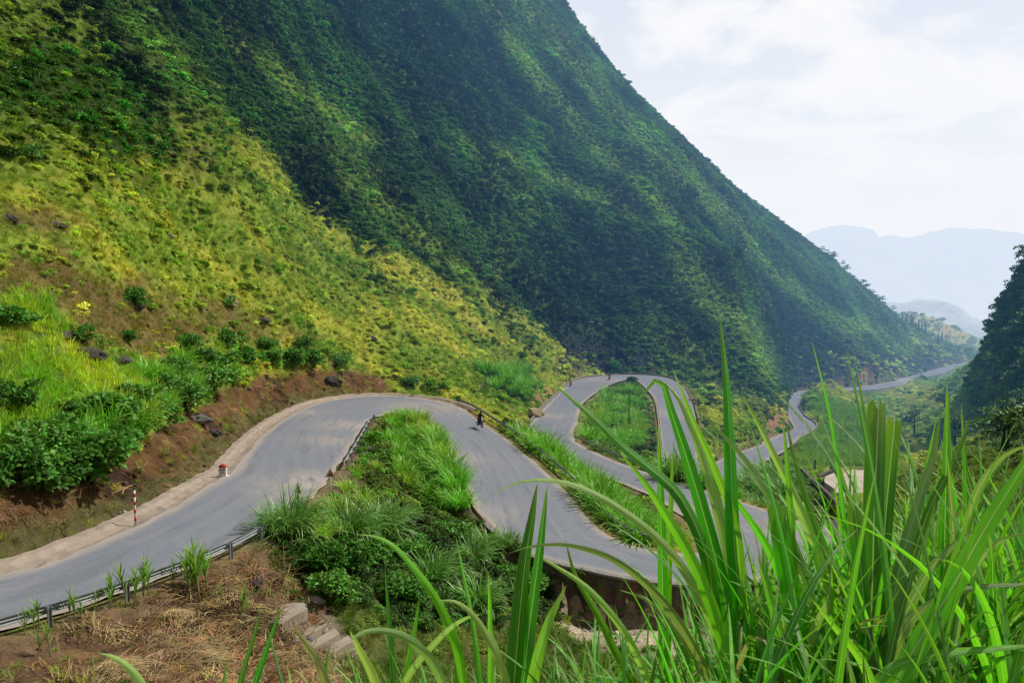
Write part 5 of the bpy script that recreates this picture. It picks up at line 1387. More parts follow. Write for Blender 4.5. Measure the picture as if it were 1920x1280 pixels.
def fill(poly, n, mind, smin, smax, kinds, label, group, skirt=0.2, szr=(0.9, 1.1), tries=4000):
    xs = [p[0] for p in poly]; ys = [p[1] for p in poly]; out = []
    for _ in range(tries):
        if len(out) >= n: break
        x = random.uniform(min(xs), max(xs)); y = random.uniform(min(ys), max(ys))
        if not in_poly(poly, x, y): continue
        P = drop(x, y)
        if float(sample(GNEAR, P[0], P[1])) < 0.5 or any((P[0] - q[0]) ** 2 + (P[1] - q[1]) ** 2 < mind * mind for q in out): continue
        out.append(P)
        clump(P, random.uniform(smin, smax), random.choice(kinds), label, group, random.random() < skirt, random.uniform(*szr))
    return out
fill([(724, 792), (760, 785), (806, 795), (832, 850), (858, 905), (872, 960), (800, 955), (752, 905), (738, 850)], 50, 1.0, 1.1, 1.5, 'ggy', 'bright green grass clump in the dense strip along the right side of the hairpin bank', 'grass clumps filling the near hairpin bank')
def along(side, t0, t1, o0, o1, n, mind, smin, smax, kinds, label, group, skirt=0.2):
    out = []
    for _ in range(4000):
        if len(out) >= n: break
        t = random.uniform(t0, t1); i = int(t * SPN); i = min(max(i, 1), NR - 2)
        Ed = RL if side == 'L' else RR; Ot = RR if side == 'L' else RL
        T = Ed[i + 1, :2] - Ed[i - 1, :2]; T = T / (np.linalg.norm(T) + 1e-9); N_ = np.array([-T[1], T[0]])
        if N_ @ (Ed[i, :2] - Ot[i, :2]) < 0: N_ = -N_
        off = random.uniform(o0, o1); x, y = Ed[i, :2] + N_ * off
        if float(sample(GNEAR, x, y)) < 0.9 or any((x - q[0]) ** 2 + (y - q[1]) ** 2 < mind * mind for q in out): continue
        out.append((x, y)); clump((x, y, gz(x, y) - 0.05), random.uniform(smin, smax), random.choice(kinds), label, group, random.random() < skirt, random.uniform(.9, 1.15))
along('L', 14.6, 18.1, 2.0, 5.6, 76, 0.95, 1.35, 1.8, 'ggg', 'lush green grass clump in the long hedge between the two road legs', 'grass clumps of the long hedge between two road legs')
along('R', 24.6, 27.0, 1.6, 5.0, 26, 1.4, 1.1, 1.5, 'gk', 'dark green grass clump behind the guardrail of the farther road leg', 'grass clumps behind the farther guardrail')
fill([(1240, 890), (1300, 878), (1400, 880), (1465, 900), (1480, 940), (1400, 930), (1310, 915)], 22, 1.7, 1.3, 1.9, 'gk', 'dark green grass clump in the thicket between the lower hairpin and the far bend', 'grass clumps of the thicket before the far bend')
fill([(1090, 800), (1100, 765), (1150, 735), (1190, 740), (1200, 800), (1195, 850), (1140, 842), (1100, 832)], 46, 1.6, 1.5, 2.0, 'ggy', 'bright green grass clump inside the distant hairpin loop', 'grass clumps inside the distant hairpin loop')
fill([(170, 740), (330, 690), (420, 705), (330, 790), (210, 830), (140, 850)], 24, 1.3, 0.9, 1.5, 'gy', 'tall green grass clump mixed among the bushes on the rim of the brown bank', 'grass clumps among the rim bushes')
fill([(905, 700), (990, 700), (1010, 728), (980, 750), (920, 730)], 20, 2.4, 1.4, 2.1, 'g', 'green grass clump on the slope above the ochre boulder', 'grass clumps on the slope above the ochre boulder')
fill([(1380, 905), (1500, 905), (1545, 960), (1500, 985), (1420, 950)], 8, 1.8, 0.9, 1.2, 'gk', 'grass clump on the bank right of the lower hairpin', 'grass clumps right of the lower hairpin')

# ------------------------------------------------------------------ reeds along the near guardrail
RD = leaf_mat('young_reed', (0.17, 0.38, 0.045), tip=(0.34, 0.46, 0.12), var=0.5, trans=0.3)
def reed_mesh(seed, stalks, h, lean=0.08):
    rg = np.random.default_rng(seed); L = Leafy(); st = []
    for s_ in range(stalks):
        b = np.array([rg.normal(0, 0.12 * (stalks > 1) + 0.01), rg.normal(0, 0.12 * (stalks > 1) + 0.01), -0.05]); a = rg.random() * 6.28
        hh = h * rg.uniform(0.75, 1.05); P = blade_path(b, a, lean * rg.random(), hh * 0.72, 0.12, 6, rg); st.append(P)
        for k in range(13):
            f = rg.uniform(0.35, 1.0); p0 = P[0] + (P[-1] - P[0]) * f
            Q = blade_path(p0, rg.random() * 6.28, rg.uniform(0.15, 0.5), h * rg.uniform(0.28, 0.45), rg.uniform(0.3, 1.3), 5, rg)
            ta = rg.random() * 3.14; wv = np.array([math.cos(ta), math.sin(ta), 0.0])
            L.strip(Q, wv[None] * (np.array([0.5, 1, 0.9, 0.6, 0.05]) * 0.014)[:, None], rg.random())
    m_ = MB()
    for P in st: m_.tube([tuple(p) for p in P], [0.014, 0.013, 0.012, 0.011, 0.009, 0.006], 6)
    return L.mesh('foliage'), m_.mesh('stem', True)
STEMG = simple('green_stem', (0.16, 0.20, 0.06), (0.22, 0.20, 0.09), 6, 0.7, 0.2, 0, 0.1)
RDS = [reed_mesh(400 + i, 1 + i % 2, 1.0) for i in range(4)] + [reed_mesh(410, 9, 1.0, 0.16)]
for a, b in RDS: a.materials.append(RD); b.materials.append(STEMG)
def reed(px, py, h, k, label):
    t = tag(empty('reed', drop(px, py), random.random() * 6), label, 'reed', 'young reeds by the near guardrail'); t.scale = (h, h, h)
    for nm, me in (('foliage', RDS[k][0]), ('stem', RDS[k][1])):
        o = bpy.data.objects.new(nm, me); col.objects.link(o); o.parent = t
for i, (px, py, h, k) in enumerate([(47, 1192, 1.3, 0), (68, 1185, 1.4, 1), (122, 1172, 1.4, 3), (152, 1165, 1.1, 0), (177, 1160, 1.3, 2), (205, 1142, 1.7, 0), (224, 1138, 1.9, 1), (244, 1130, 1.5, 3), (270, 1122, 1.8, 2), (292, 1115, 1.9, 3), (326, 1100, 1.5, 0), (412, 1135, 1.0, 1), (468, 1160, 1.6, 3), (85, 1230, 1.2, 1)]):
    reed(px, py, h * 1.1, k, ['single young reed at the far left end of the guardrail', 'second young reed from the left along the guardrail', 'thin forked reed before the guardrail, third from the left', 'short thin reed between two guardrail posts at the left', 'dark thin reed left of the group of tall reeds', 'leftmost of the tall reeds standing against the road', 'fullest tall reed standing against the grey road', 'slender reed leaning right beside the fullest tall reed', 'upright reed left of the open feathery reed', 'open feathery reed in the middle of the guardrail', 'lone short reed just left of the big reed bunch', 'short reed at the straw heap right of the bunch', 'reed standing beside the dark drain pipe', 'low reed in the dry grass at the lower left edge'][i])
reed(370, 1118, 2.75, 4, 'big leafy bunch of reeds standing behind the guardrail, tallest in the row')

# ------------------------------------------------------------------ straw heaps
def straw_heap(px, py, s_, n, label, seed):
    rg = np.random.default_rng(seed); L = Leafy()
    for i in range(n):
        r_ = abs(rg.normal(0, 0.5)); a = rg.random() * 6.28; p = np.array([r_ * math.cos(a) * 1.4, r_ * math.sin(a), max(0.02, 0.42 * math.exp(-r_ * r_ * 2.2)) * rg.uniform(0.4, 1.05)])
        aa = rg.normal(0.4, 0.8); ln = rg.uniform(0.35, 1.0); d = np.array([math.cos(aa), math.sin(aa), rg.normal(0, 0.15)])
        bend = np.array([rg.normal(0, .05), rg.normal(0, .05), -0.10])
        C = np.stack([p - d * ln / 2 + bend, p, p + d * ln / 2 + bend]); L.strip(C, np.array([-d[1], d[0], 0.4])[None] * np.array([0.007, 0.013, 0.005])[:, None], rg.random())
    me = L.mesh('straw_heap'); x, y, z = drop(px, py)
    o = link('straw_heap', me, STW, None, (x, y, z)); o.scale = (s_, s_, s_); o.rotation_euler = (0, 0, rg.random() * 3)
    return tag(o, label, 'straw heap')
STW = leaf_mat('dry_straw', (0.34, 0.24, 0.11), tip=(0.40, 0.29, 0.14), var=0.7, trans=0.08, rough=0.8)
straw_heap(320, 1168, 1.0, 700, 'largest pale heap of cut straw on the dry ground below the guardrail', 1)
straw_heap(292, 1205, 0.9, 500, 'lower straw heap in front of the largest heap', 2)
straw_heap(415, 1118, 0.9, 500, 'straw heap beside the big reed bunch, right of the largest heap', 3)
straw_heap(215, 1262, 0.9, 450, 'straw heap at the bottom edge in the left corner', 4)
straw_heap(500, 1240, 0.8, 400, 'straw heap left of the rough stone steps', 5)
straw_heap(380, 1240, 0.8, 400, 'reddish straw heap at the bottom between two heaps', 6)

# ------------------------------------------------------------------ bushes
BARK = simple('bark', (0.075, 0.058, 0.043), (0.035, 0.028, 0.022), 6, 0.9, 0.1)
BL = leaf_mat('bush_leaves', (0.115, 0.27, 0.036), var=0.9, trans=0.25, rough=0.5, spec=0.3)
BLD = leaf_mat('dark_bush_leaves', (0.082, 0.210, 0.030), var=1.1, trans=0.25, rough=0.7, spec=0.15)
BLY = leaf_mat('yellow_bush_leaves', (0.24, 0.42, 0.038), var=0.8, trans=0.3)
rb = np.random.default_rng(77)
def bush_kind(n, size, seed, nl=7):
    lb = rand_lobes(rb, nl, 0.62, 0.28, 0.52, 0.85)
    lb = [(l[0], l[1], max(0.12, l[2] * rb.uniform(0.25, 1.0)), l[3], l[4], l[5]) for l in lb[:nl // 2]] + lb[nl // 2:]
    m_ = MB()
    for l in lb: m_.tube([(0.05 * l[0], 0.05 * l[1], -0.2), (l[0] * 0.5, l[1] * 0.5, l[2] * 0.5), (l[0], l[1], l[2])], [0.035, 0.022, 0.008], 5)
    return leaf_cloud('foliage', n, lb, size, seed), m_.mesh('stem', True)
BK = {'broad': [bush_kind(1700, 0.155, 500, 11), bush_kind(1700, 0.155, 501, 11)], 'fine': [bush_kind(1500, 0.15, 502, 9), bush_kind(1500, 0.15, 503, 9), bush_kind(1300, 0.17, 504, 8)]}
def bush(loc, s_, kind, mat, label, group=None, name='bush', cat='bush', sz=1.0):
    fm, sm = random.choice(BK[kind])
    key = fm.name + mat.name
    if key not in BUSHM:
        c_ = fm.copy(); c_.materials.clear(); c_.materials.append(mat); BUSHM[key] = c_
    if not sm.materials: sm.materials.append(BARK)
    s_ *= 1.2
    t = tag(empty(name, loc, random.random() * 6.28), label, cat, group); t.scale = (s_ * random.uniform(.9, 1.3), s_ * random.uniform(.85, 1.15), s_ * random.uniform(.75, 1.1))
    for nm, me in (('foliage', BUSHM[key]), ('stem', sm)):
        o = bpy.data.objects.new(nm, me); col.objects.link(o); o.parent = t
    return t
BUSHM = {}
for px, py, s_, kd, mt, lb in [
    (165, 900, 2.1, 'broad', BLD, 'large dark broad-leaved bush hanging over the brown bank near the left edge'),
    (95, 905, 1.7, 'broad', BLD, 'dark broad-leaved bush left of the largest bush on the bank rim'),
    (20, 915, 1.7, 'fine', BLD, 'dark bush at the left frame edge on top of the brown bank'),
    (55, 860, 1.5, 'fine', BL, 'green bush above the dark bushes at the left edge'),
    (120, 835, 1.4, 'fine', BL, 'green bush below the bright crop, above the largest dark bush'),
    (225, 840, 1.5, 'fine', BLD, 'dark fine-leaved bush on the bank rim right of the largest bush'),
    (262, 815, 1.5, 'fine', BLY, 'olive yellowish bush drooping over the brown bank'),
    (300, 800, 1.5, 'fine', BL, 'green bush overhanging the bank right of the olive one'),
    (345, 765, 1.7, 'fine', BL, 'mid green bush on the rim above the grey ledge'),
    (395, 730, 2.2, 'fine', BL, 'tallest rounded green bush in the middle of the bank rim'),
    (372, 690, 1.9, 'fine', BLD, 'darker bush behind the tallest rounded green bush'),
    (440, 715, 1.6, 'fine', BLY, 'yellow green bush right of the tallest bush on the rim'),
    (465, 680, 2.0, 'fine', BLD, 'dark bush behind the yellow green bush on the rim'),
    (510, 690, 1.7, 'fine', BL, 'green bush above the bend, left of a dark pair'),
    (545, 690, 1.9, 'fine', BLD, 'dark green bush left in the pair above the bend'),
    (585, 688, 1.9, 'fine', BLD, 'dark green bush right in the pair above the bend'),
    (300, 735, 1.5, 'fine', BL, 'bright bush at the right end of the crop field'),
    (245, 760, 1.4, 'fine', BL, 'green bush at the lower corner of the crop field'),
    (200, 790, 1.5, 'fine', BL, 'bush between the crop field and the dark bank bushes'),
    (640, 690, 1.6, 'fine', BL, 'bush beside the black rock on the rim'),
    (770, 725, 1.5, 'fine', BL, 'low green bush above the top of the first hairpin'),
    (820, 730, 1.5, 'fine', BLY, 'yellowish low bush where the curving guardrail begins'),
    (240, 640, 0.9, 'fine', BLD, 'small lone shrub standing on the brown slope patch'),
    (250, 575, 1.3, 'fine', BLD, 'dark shrub over the black boulder on the slope'),
    (150, 640, 1.1, 'fine', BLD, 'dark shrub growing on the layered outcrop'),
    (40, 905, 1.6, 'fine', BL, 'lighter bush between the two dark bushes at the left edge'), (130, 870, 1.5, 'fine', BL, 'bright leafy bush right behind the largest dark bush'), (195, 875, 1.4, 'fine', BLD, 'dark bush spilling over the bank beside the largest bush'), (285, 770, 1.5, 'fine', BL, 'green bush behind the olive bush on the rim'),
    (330, 715, 1.5, 'fine', BL, 'green bush at the upper right corner of the crop field'), (415, 690, 1.6, 'fine', BL, 'lit green bush just behind the yellow green bush'), (350, 660, 1.4, 'fine', BLD, 'dark bush on the brown patch above the bank bushes'), (430, 650, 1.5, 'fine', BL, 'green bush in the row above the bank, under the tan rock'),
    (500, 660, 1.5, 'fine', BL, 'bush in the row above the bank, under the long dark rock'), (570, 660, 1.5, 'fine', BL, 'green bush above the dark pair near the bend'), (610, 668, 1.3, 'fine', BLY, 'yellowish bush right of the dark pair near the bend'), (30, 610, 1.2, 'fine', BLD, 'dark weedy shrub on the brown outcrop at the left edge'),
    (30, 765, 1.2, 'fine', BLD, 'dark shrub in the gap of the crop field at the left edge'), (160, 785, 1.2, 'fine', BLD, 'dark shrub in the notch at the lower side of the crop field'),
    (600, 1065, 1.1, 'fine', BLD, 'dark low shrub at the left of the shaded bank below the big clumps'), (645, 1080, 1.4, 'fine', BLD, 'dark shrub below the big clumps, second from the left of the shaded bank'), (700, 1062, 1.3, 'fine', BLD, 'dark shrub straight below the big arching clumps'),
    (765, 1052, 1.2, 'fine', BL, 'green shrub between the big clumps and the fountain-like pair'), (850, 1010, 1.2, 'fine', BL, 'green shrub on the slope behind the fountain-like pair'), (965, 1095, 1.3, 'fine', BLD, 'dark shrub at the left foot of the retaining wall'),
    (755, 1130, 1.2, 'fine', BLD, 'dark shrub left of the fountain-like pair, lowest in the scrub'), (625, 1128, 1.0, 'fine', BL, 'low green shrub right of the concrete slab'), (1010, 1105, 1.1, 'fine', BL, 'green shrub against the retaining wall'),
    (1150, 700, 2.0, 'fine', BLD, 'dark shrub at the foot of the cliff behind the distant hairpin')]:
    bush(drop(px, py), s_, kd, mt, lb, 'bushes along the slope and bank')

# ------------------------------------------------------------------ trees
def tree_kind(seed, layers=True):
    """spreading hillside tree, 1 unit high: tapered trunk, limbs, flat leafy tiers"""
    rg = np.random.default_rng(seed); m_ = MB(); lobes = []
    top = np.array([rg.normal(0, .06), rg.normal(0, .06), 0.9])
    m_.tube([(0, 0, -0.1), tuple(top * 0.5 + rg.normal(0, .02, 3)), tuple(top)], [0.035, 0.024, 0.008], 7)
    for k in range(9):
        f = rg.uniform(0.35, 1.0); p = top * f; a = rg.random() * 6.28; ln = rg.uniform(0.16, 0.36) * (1.25 - f * 0.6)
        q_ = p + np.array([math.cos(a) * ln, math.sin(a) * ln, rg.uniform(0.0, 0.10)])
        m_.tube([tuple(p), tuple((p + q_) / 2 + np.array([0, 0, .02])), tuple(q_)], [0.012, 0.008, 0.004], 5)
        r_ = rg.uniform(0.10, 0.2); lobes.append((q_[0], q_[1], q_[2], r_ * 1.25, r_ * 1.25, r_ * (0.42 if layers else 0.9)))
    lobes.append((top[0], top[1], top[2], .14, .14, .08))
    return leaf_cloud('crown', 520, lobes, 0.085, seed), m_.mesh('trunk', True)
def conifer_kind(seed):
    rg = np.random.default_rng(seed); L = Leafy(); m_ = MB(); m_.tube([(0, 0, -0.1), (0, 0, 0.5), (0, 0, 1.0)], [0.03, 0.02, 0.004], 7)
    for k in range(260):
        f = rg.uniform(0.12, 1.0); r_ = (1 - f) ** 0.8 * 0.22 * rg.uniform(0.6, 1.15) + 0.015; a = rg.random() * 6.28
        p = np.array([0, 0, f]); e = np.array([math.cos(a) * r_, math.sin(a) * r_, f - 0.06 * rg.random()])
        wv = np.array([-math.sin(a), math.cos(a), rg.normal(0, .4)]) * 0.022
        L.strip(np.stack([p, (p + e) / 2 + np.array([0, 0, .012]), e]), wv[None] * np.array([0.5, 1.2, 0.1])[:, None], rg.random())
    return L.mesh('crown', False), m_.mesh('trunk', True)
TK = [tree_kind(600 + i) for i in range(4)]; CK = [conifer_kind(620 + i) for i in range(3)]; RK = [tree_kind(640 + i, False) for i in range(3)]
TM = leaf_mat('tree_leaves', (0.065, 0.14, 0.03), var=0.8, trans=0.2); CM = leaf_mat('conifer_leaves', (0.035, 0.08, 0.025), var=0.6, trans=0.1); RM = leaf_mat('cliff_tree_leaves', (0.080, 0.165, 0.034), var=0.9, trans=0.15)
for ks, mt in ((TK, TM), (CK, CM), (RK, RM)):
    for a, b in ks: a.materials.append(mt); b.materials.append(BARK)
def tree(loc, h, ks, name, label, cat, group, wide=1.0):
    a, b = random.choice(ks)
    t = tag(empty(name, loc, random.random() * 6.28), label, cat, group); t.scale = (h * wide, h * wide, h)
    for nm, me in (('crown', a), ('trunk', b)):
        o = bpy.data.objects.new(nm, me); col.objects.link(o); o.parent = t
    return t
skx = [s_[0] for s_ in SKY]; sky_ = [s_[2] for s_ in SKY]
def crest_spot(px):
    """place on the crest of the mountain seen at this column"""
    a, b, c_ = ray(px, 500); Y = np.linspace(330, 640, 400); X = a / b * Y; Z = sample(GZ, X, Y)
    i = int(np.argmax(Z / Y)); return (float(X[i]), float(Y[i]), float(Z[i]))
for i, px in enumerate([1538, 1552, 1561, 1572, 1581, 1590, 1598, 1606, 1613, 1621, 1628, 1636, 1644, 1652, 1661, 1670, 1680]):
    x, y, z = crest_spot(px)
    tree((x, y - random.uniform(-2, 6), z - 0.6), random.uniform(2.6, 4.4), TK, 'ridge_tree', 'spreading tree silhouetted on the lower ridge of the mountain', 'tree', 'trees along the lower ridge line', 1.25)
for i, (px, dz) in enumerate([(1696, 0), (1704, -3), (1712, -6), (1716, -9), (1727, -8), (1733, -13), (1740, -12), (1745, -15), (1752, -17), (1759, -20), (1765, -22), (1772, -26)]):
    x, y, z = crest_spot(px); y2 = y - random.uniform(6, 22); x2 = x / y * y2
    tree((x2, y2, gz(x2, y2) - 0.3), random.uniform(6.5, 9.5), CK, 'conifer', 'small dark conifer in the row stepping down the ridge end', 'conifer', 'conifers stepping down the ridge end', 0.9)
x, y, z = at(1816, 640, 640); tree((x, y, gz(x, y)), 15, TK, 'bamboo_tree', 'feathery flat-topped tree before the distant haze', 'tree', None, 1.1)
for i in range(26):
    px = random.uniform(1790, 1960); py = random.uniform(500, 860)
    lim = np.interp(py, [480, 560, 640, 720, 800, 860], [1912, 1885, 1866, 1858, 1856, 1870])
    if px < lim + 6: px = lim + random.uniform(6, 30)
    P = drop(px, py, 60)
    if P[1] > 300: continue
    tree(P, random.uniform(3.5, 6.0), RK, 'cliff_tree', 'dark leafy tree clinging to the shaded cliff at the right edge', 'tree', 'trees on the shaded right cliff', 1.3)
for px, py, h, lb in [(1770, 770, 5, 'dark round tree in the gully below the far road'), (1715, 815, 6, 'dark tree low in the gully beside the crop terraces'), (1790, 840, 6, 'olive tree at the gully rim before the cliff'), (1880, 800, 4, 'bushy tree at the foot of the right cliff'), (1905, 740, 4.5, 'tall bushy tree lower on the right cliff face')]:
    tree(drop(px, py, 60), h, RK, 'gully_tree', lb, 'tree', None, 1.2)
# ------------------------------------------------------------------ foreground elephant grass
def big_leaf_mat(name, base, pale, yellow=None, trans=0.38):
    m, nt = new_mat(name)
    A = lambda n_: nn(nt, 'ShaderNodeAttribute', attribute_name=n_).outputs['Fac']
    u, t, r_ = A('u'), A('t'), A('rnd')
    oi = nn(nt, 'ShaderNodeObjectInfo').outputs['Random']
    cb = nn(nt, 'ShaderNodeCombineXYZ'); nt.links.new(mathn(nt, 'MULTIPLY', u, 9.0), cb.inputs[0]); nt.links.new(mathn(nt, 'MULTIPLY', t, 2.5), cb.inputs[1]); nt.links.new(mathn(nt, 'MULTIPLY', mathn(nt, 'ADD', r_, oi), 37.0), cb.inputs[2])
    vein = noise(nt, 1.6, 4, 0.6, cb.outputs[0])
    blot = noise(nt, 0.5, 3, 0.5, cb.outputs[0])
    cc = mixc(nt, ramp(nt, vein, [(0.3, 0.0), (0.7, 1.0)]), tuple(x * 0.60 for x in base), tuple(min(1, x * 1.35) for x in base))
    hs = nn(nt, 'ShaderNodeHueSaturation'); nt.links.new(cc, hs.inputs['Color'])
    nt.links.new(mathn(nt, 'MULTIPLY_ADD', oi, 0.05, 0.472), hs.inputs['Hue']); nt.links.new(mathn(nt, 'MULTIPLY_ADD', r_, 1.0, 0.5), hs.inputs['Value'])
    cc = mixc(nt, mathn(nt, 'MULTIPLY', ramp(nt, blot, [(0.4, 0.0), (0.65, 1.0)]), 0.32), hs.outputs[0], pale)
    cc = mixc(nt, ramp(nt, t, [(0.80, 0.0), (1.0, 0.75)]), cc, yellow or (0.22, 0.36, 0.03))
    au = mathn(nt, 'ABSOLUTE', u)
    cc = mixc(nt, ramp(nt, au, [(0.03, 0.95), (0.075, 0.0)]), cc, (0.55, 0.62, 0.40))
    cc = mixc(nt, ramp(nt, au, [(0.93, 0.0), (1.0, 0.5)]), cc, (0.35, 0.42, 0.16))
    p = principled(nt, cc, 0.33, 0.55, 0, vein, 0.55, 0.004)
    tr = nn(nt, 'ShaderNodeBsdfTranslucent'); nt.links.new(mixc(nt, 1.0, cc, (1.2, 1.35, 0.4), 'MULTIPLY'), tr.inputs['Color'])
    mx = nn(nt, 'ShaderNodeMixShader'); mx.inputs[0].default_value = trans
    nt.links.new(p, mx.inputs[1]); nt.links.new(tr.outputs[0], mx.inputs[2])
    return finish(m, nt, mx.outputs[0], False)
LGREEN = big_leaf_mat('grass_leaf_green', (0.080, 0.35, 0.007), (0.13, 0.41, 0.02))
LMID = big_leaf_mat('grass_leaf_mid', (0.135, 0.45, 0.014), (0.25, 0.54, 0.06))
LPALE = big_leaf_mat('grass_leaf_pale', (0.31, 0.47, 0.13), (0.48, 0.62, 0.32))  # sky sheen and pale undersides of arching blades put into the base colour
LDRY = big_leaf_mat('grass_leaf_yellow', (0.40, 0.40, 0.13), (0.5, 0.47, 0.22), (0.42, 0.32, 0.14))
MATS = {'g': LGREEN, 'm': LMID, 'p': LPALE, 'y': LDRY}
STALK = simple('grass_stalk', (0.10, 0.17, 0.035), (0.17, 0.19, 0.06), 5, 0.5, 0.4, 0, 0.1, False)

class Ribbon:
    def __init__(s): s.V = []; s.F = []; s.u = []; s.t = []; s.r = []; s.n = 0
    def leaf(s, P, width, wdir, fold=0.25, rnd=0.5, cut=False, wave=0.0, rg=None, base_w=0.5):
        """P (k,3) spine; wdir (k,3) unit width directions; folded along the midrib"""
        k = len(P); t = np.linspace(0, 1, k)
        w_ = np.minimum(1, base_w + 2.2 * t) * (1 - t ** 2.4) ** 0.8
        if cut: w_ = np.minimum(1, 0.75 + 0.6 * t)
        w_ = w_ * width / 2
        T = np.gradient(P, axis=0); T /= np.linalg.norm(T, axis=1)[:, None] + 1e-9
        W = wdir - T * (wdir * T).sum(1)[:, None]; W /= np.linalg.norm(W, axis=1)[:, None] + 1e-9
        N = np.cross(W, T)
        us = np.array([-1, -0.55, -0.07, 0.07, 0.55, 1.0])
        V = np.empty((k, 6, 3))
        wv = (np.sin(t * 23 + rnd * 9) * 0.5 + np.sin(t * 41 + rnd * 30) * 0.3) * wave
        for j, uu in enumerate(us):
            h = fold * abs(uu) + (wv * abs(uu) ** 2 * (1 if uu > 0 else -0.7))
            V[:, j] = P + W * (w_ * uu)[:, None] + N * (w_ * h)[:, None]
        if cut:                                            # torn end
            V[-1, :, :] += T[-1] * np.array([0.0, -0.012, 0.01, -0.022, 0.006, -0.01])[:, None] * (width / 0.06)
        i = np.arange(k - 1)[:, None] * 6 + np.arange(5)[None, :] + s.n
        s.F.append(np.stack([i, i + 1, i + 7, i + 6], -1).reshape(-1, 4)); s.V.append(V.reshape(-1, 3))
        s.u.append(np.tile(us, k)); s.t.append(np.repeat(t, 6)); s.r.append(np.full(k * 6, rnd)); s.n += k * 6
    def mesh(s, name):
        me = mesh_np(name, np.concatenate(s.V), np.concatenate(s.F), True)
        fattr(me, 'u', np.concatenate(s.u)); fattr(me, 't', np.concatenate(s.t)); fattr(me, 'rnd', np.concatenate(s.r))
        return me
def smooth_path(pts, k=26):
    P = np.array(pts, float)
    if len(P) == 2: return P[0] + (P[1] - P[0]) * np.linspace(0, 1, k)[:, None]
    C = catmull(P, 12); s = np.concatenate([[0], np.cumsum(np.linalg.norm(np.diff(C, axis=0), axis=1))])
    return np.stack([np.interp(np.linspace(0, s[-1], k), s, C[:, j]) for j in range(3)], -1)

def hero_plant(base, Y, label, leaves, stem_top=None):
    """base: column of the stalk; leaves: (material, width px, depth at foot, depth at tip, cut?, [(px,py)...])"""
    bx, by, bz = at(base, 1500, Y); bz = gz(bx, by)
    t = tag(empty('tall_grass', (bx, by, bz)), label, 'grass plant', 'tall grass plants close to the viewpoint'); t['kind'] = 'thing'
    o0 = np.array([bx, by, bz])
    feet = []
    for mk, wpx, Ya, Yb, cut, pts in leaves:
        n = len(pts); dep = np.linspace(Ya, Yb, n)
        P = np.array([at(px, py, d) for (px, py), d in zip(pts, dep)])
        feet.append(P[0])
        S_ = smooth_path(P); T = np.gradient(S_, axis=0)
        view = S_ / np.linalg.norm(S_, axis=1)[:, None]
        W = np.cross(T, view); W /= np.linalg.norm(W, axis=1)[:, None] + 1e-9
        # turn each blade a little about its own spine along its length
        tw = np.linspace(random.uniform(-.5, .5), random.uniform(-.7, .7), len(S_))
        Tn = T / np.linalg.norm(T, axis=1)[:, None]; B = np.cross(Tn, W)
        W = W * np.cos(tw)[:, None] + B * np.sin(tw)[:, None]
        width = wpx / F * float(np.mean(dep)) * (0.82 if not cut else 1.0)
        rb_ = Ribbon(); rb_.leaf(S_ - o0, width, W, 0.30, random.random(), cut, 0.10)
        link('leaf', rb_.mesh('leaf'), MATS[mk], t)
    # the stalk climbs through the feet of its blades
    feet = sorted(feet, key=lambda p: p[2]); top = feet[-1] - o0
    m_ = MB(); mid = np.mean(feet, axis=0) - o0
    zt = max(top[2], 0.25)
    m_.tube([(0, 0, -0.15), (mid[0] * 0.4, mid[1] * 0.4, zt * 0.45), (mid[0] * .8, mid[1] * .8, zt * 0.85), (top[0], top[1], zt)], [0.014, 0.012, 0.010, 0.005], 8)
    m_.obj('stem', STALK, t, True)
    return t
hero_plant(1385, 2.5, 'tallest grass plant in front with one long upright blade against the hillside', [
    ('g', 42, 2.5, 2.55, False, [(1398, 1330), (1388, 1150), (1376, 1000), (1370, 850), (1363, 720), (1349, 588)]),
    ('g', 38, 2.45, 2.5, False, [(1380, 1240), (1352, 1090), (1318, 960), (1285, 850), (1258, 770), (1236, 710), (1198, 752)]),
    ('p', 32, 2.5, 2.7, False, [(1388, 1200), (1368, 1040), (1332, 900), (1297, 800), (1268, 740), (1232, 708)]),
    ('m', 24, 2.5, 2.6, False, [(1392, 1160), (1380, 1000), (1340, 880), (1300, 790), (1278, 735), (1260, 688)]),
    ('g', 36, 2.4, 2.2, False, [(1375, 1280), (1340, 1130), (1322, 1030), (1275, 930), (1222, 880), (1170, 838), (1121, 790), (1065, 741), (1016, 703)]),
    ('m', 34, 2.35, 2.2, False, [(1385, 1330), (1350, 1180), (1300, 1055), (1255, 975), (1205, 900), (1160, 845)]),
    ('p', 24, 2.4, 2.0, False, [(1370, 1290), (1335, 1170), (1290, 1080), (1235, 1010), (1150, 945), (1070, 907), (990, 900), (915, 928)]),
    ('p', 22, 2.3, 1.95, False, [(1350, 1330), (1310, 1230), (1245, 1130), (1160, 1055), (1080, 1025), (1010, 1022), (950, 1038)]),
    ('y', 13, 2.3, 2.2, False, [(1372, 1300), (1400, 1210), (1432, 1200), (1455, 1250)]), ('y', 11, 2.3, 2.2, False, [(1350, 1330), (1325, 1260), (1300, 1262), (1282, 1310)]),
    ('p', 20, 2.4, 2.2, False, [(1360, 1330), (1322, 1260), (1270, 1180), (1215, 1125), (1160, 1105)])])
hero_plant(1245, 2.8, 'upright pair of narrow blades left of the tallest grass plant', [
    ('g', 30, 2.8, 2.8, False, [(1243, 1340), (1243, 1150), (1240, 1000), (1237, 880), (1234, 790)]),
    ('m', 20, 2.85, 2.9, False, [(1250, 1300), (1252, 1100), (1258, 930), (1264, 820)]),
    ('p', 20, 2.7, 2.4, False, [(1235, 1330), (1180, 1200), (1110, 1110), (1040, 1060), (1000, 1040)]),
    ('m', 22, 2.7, 2.5, False, [(1230, 1340), (1170, 1250), (1120, 1150), (1080, 1080), (1060, 1010)])])
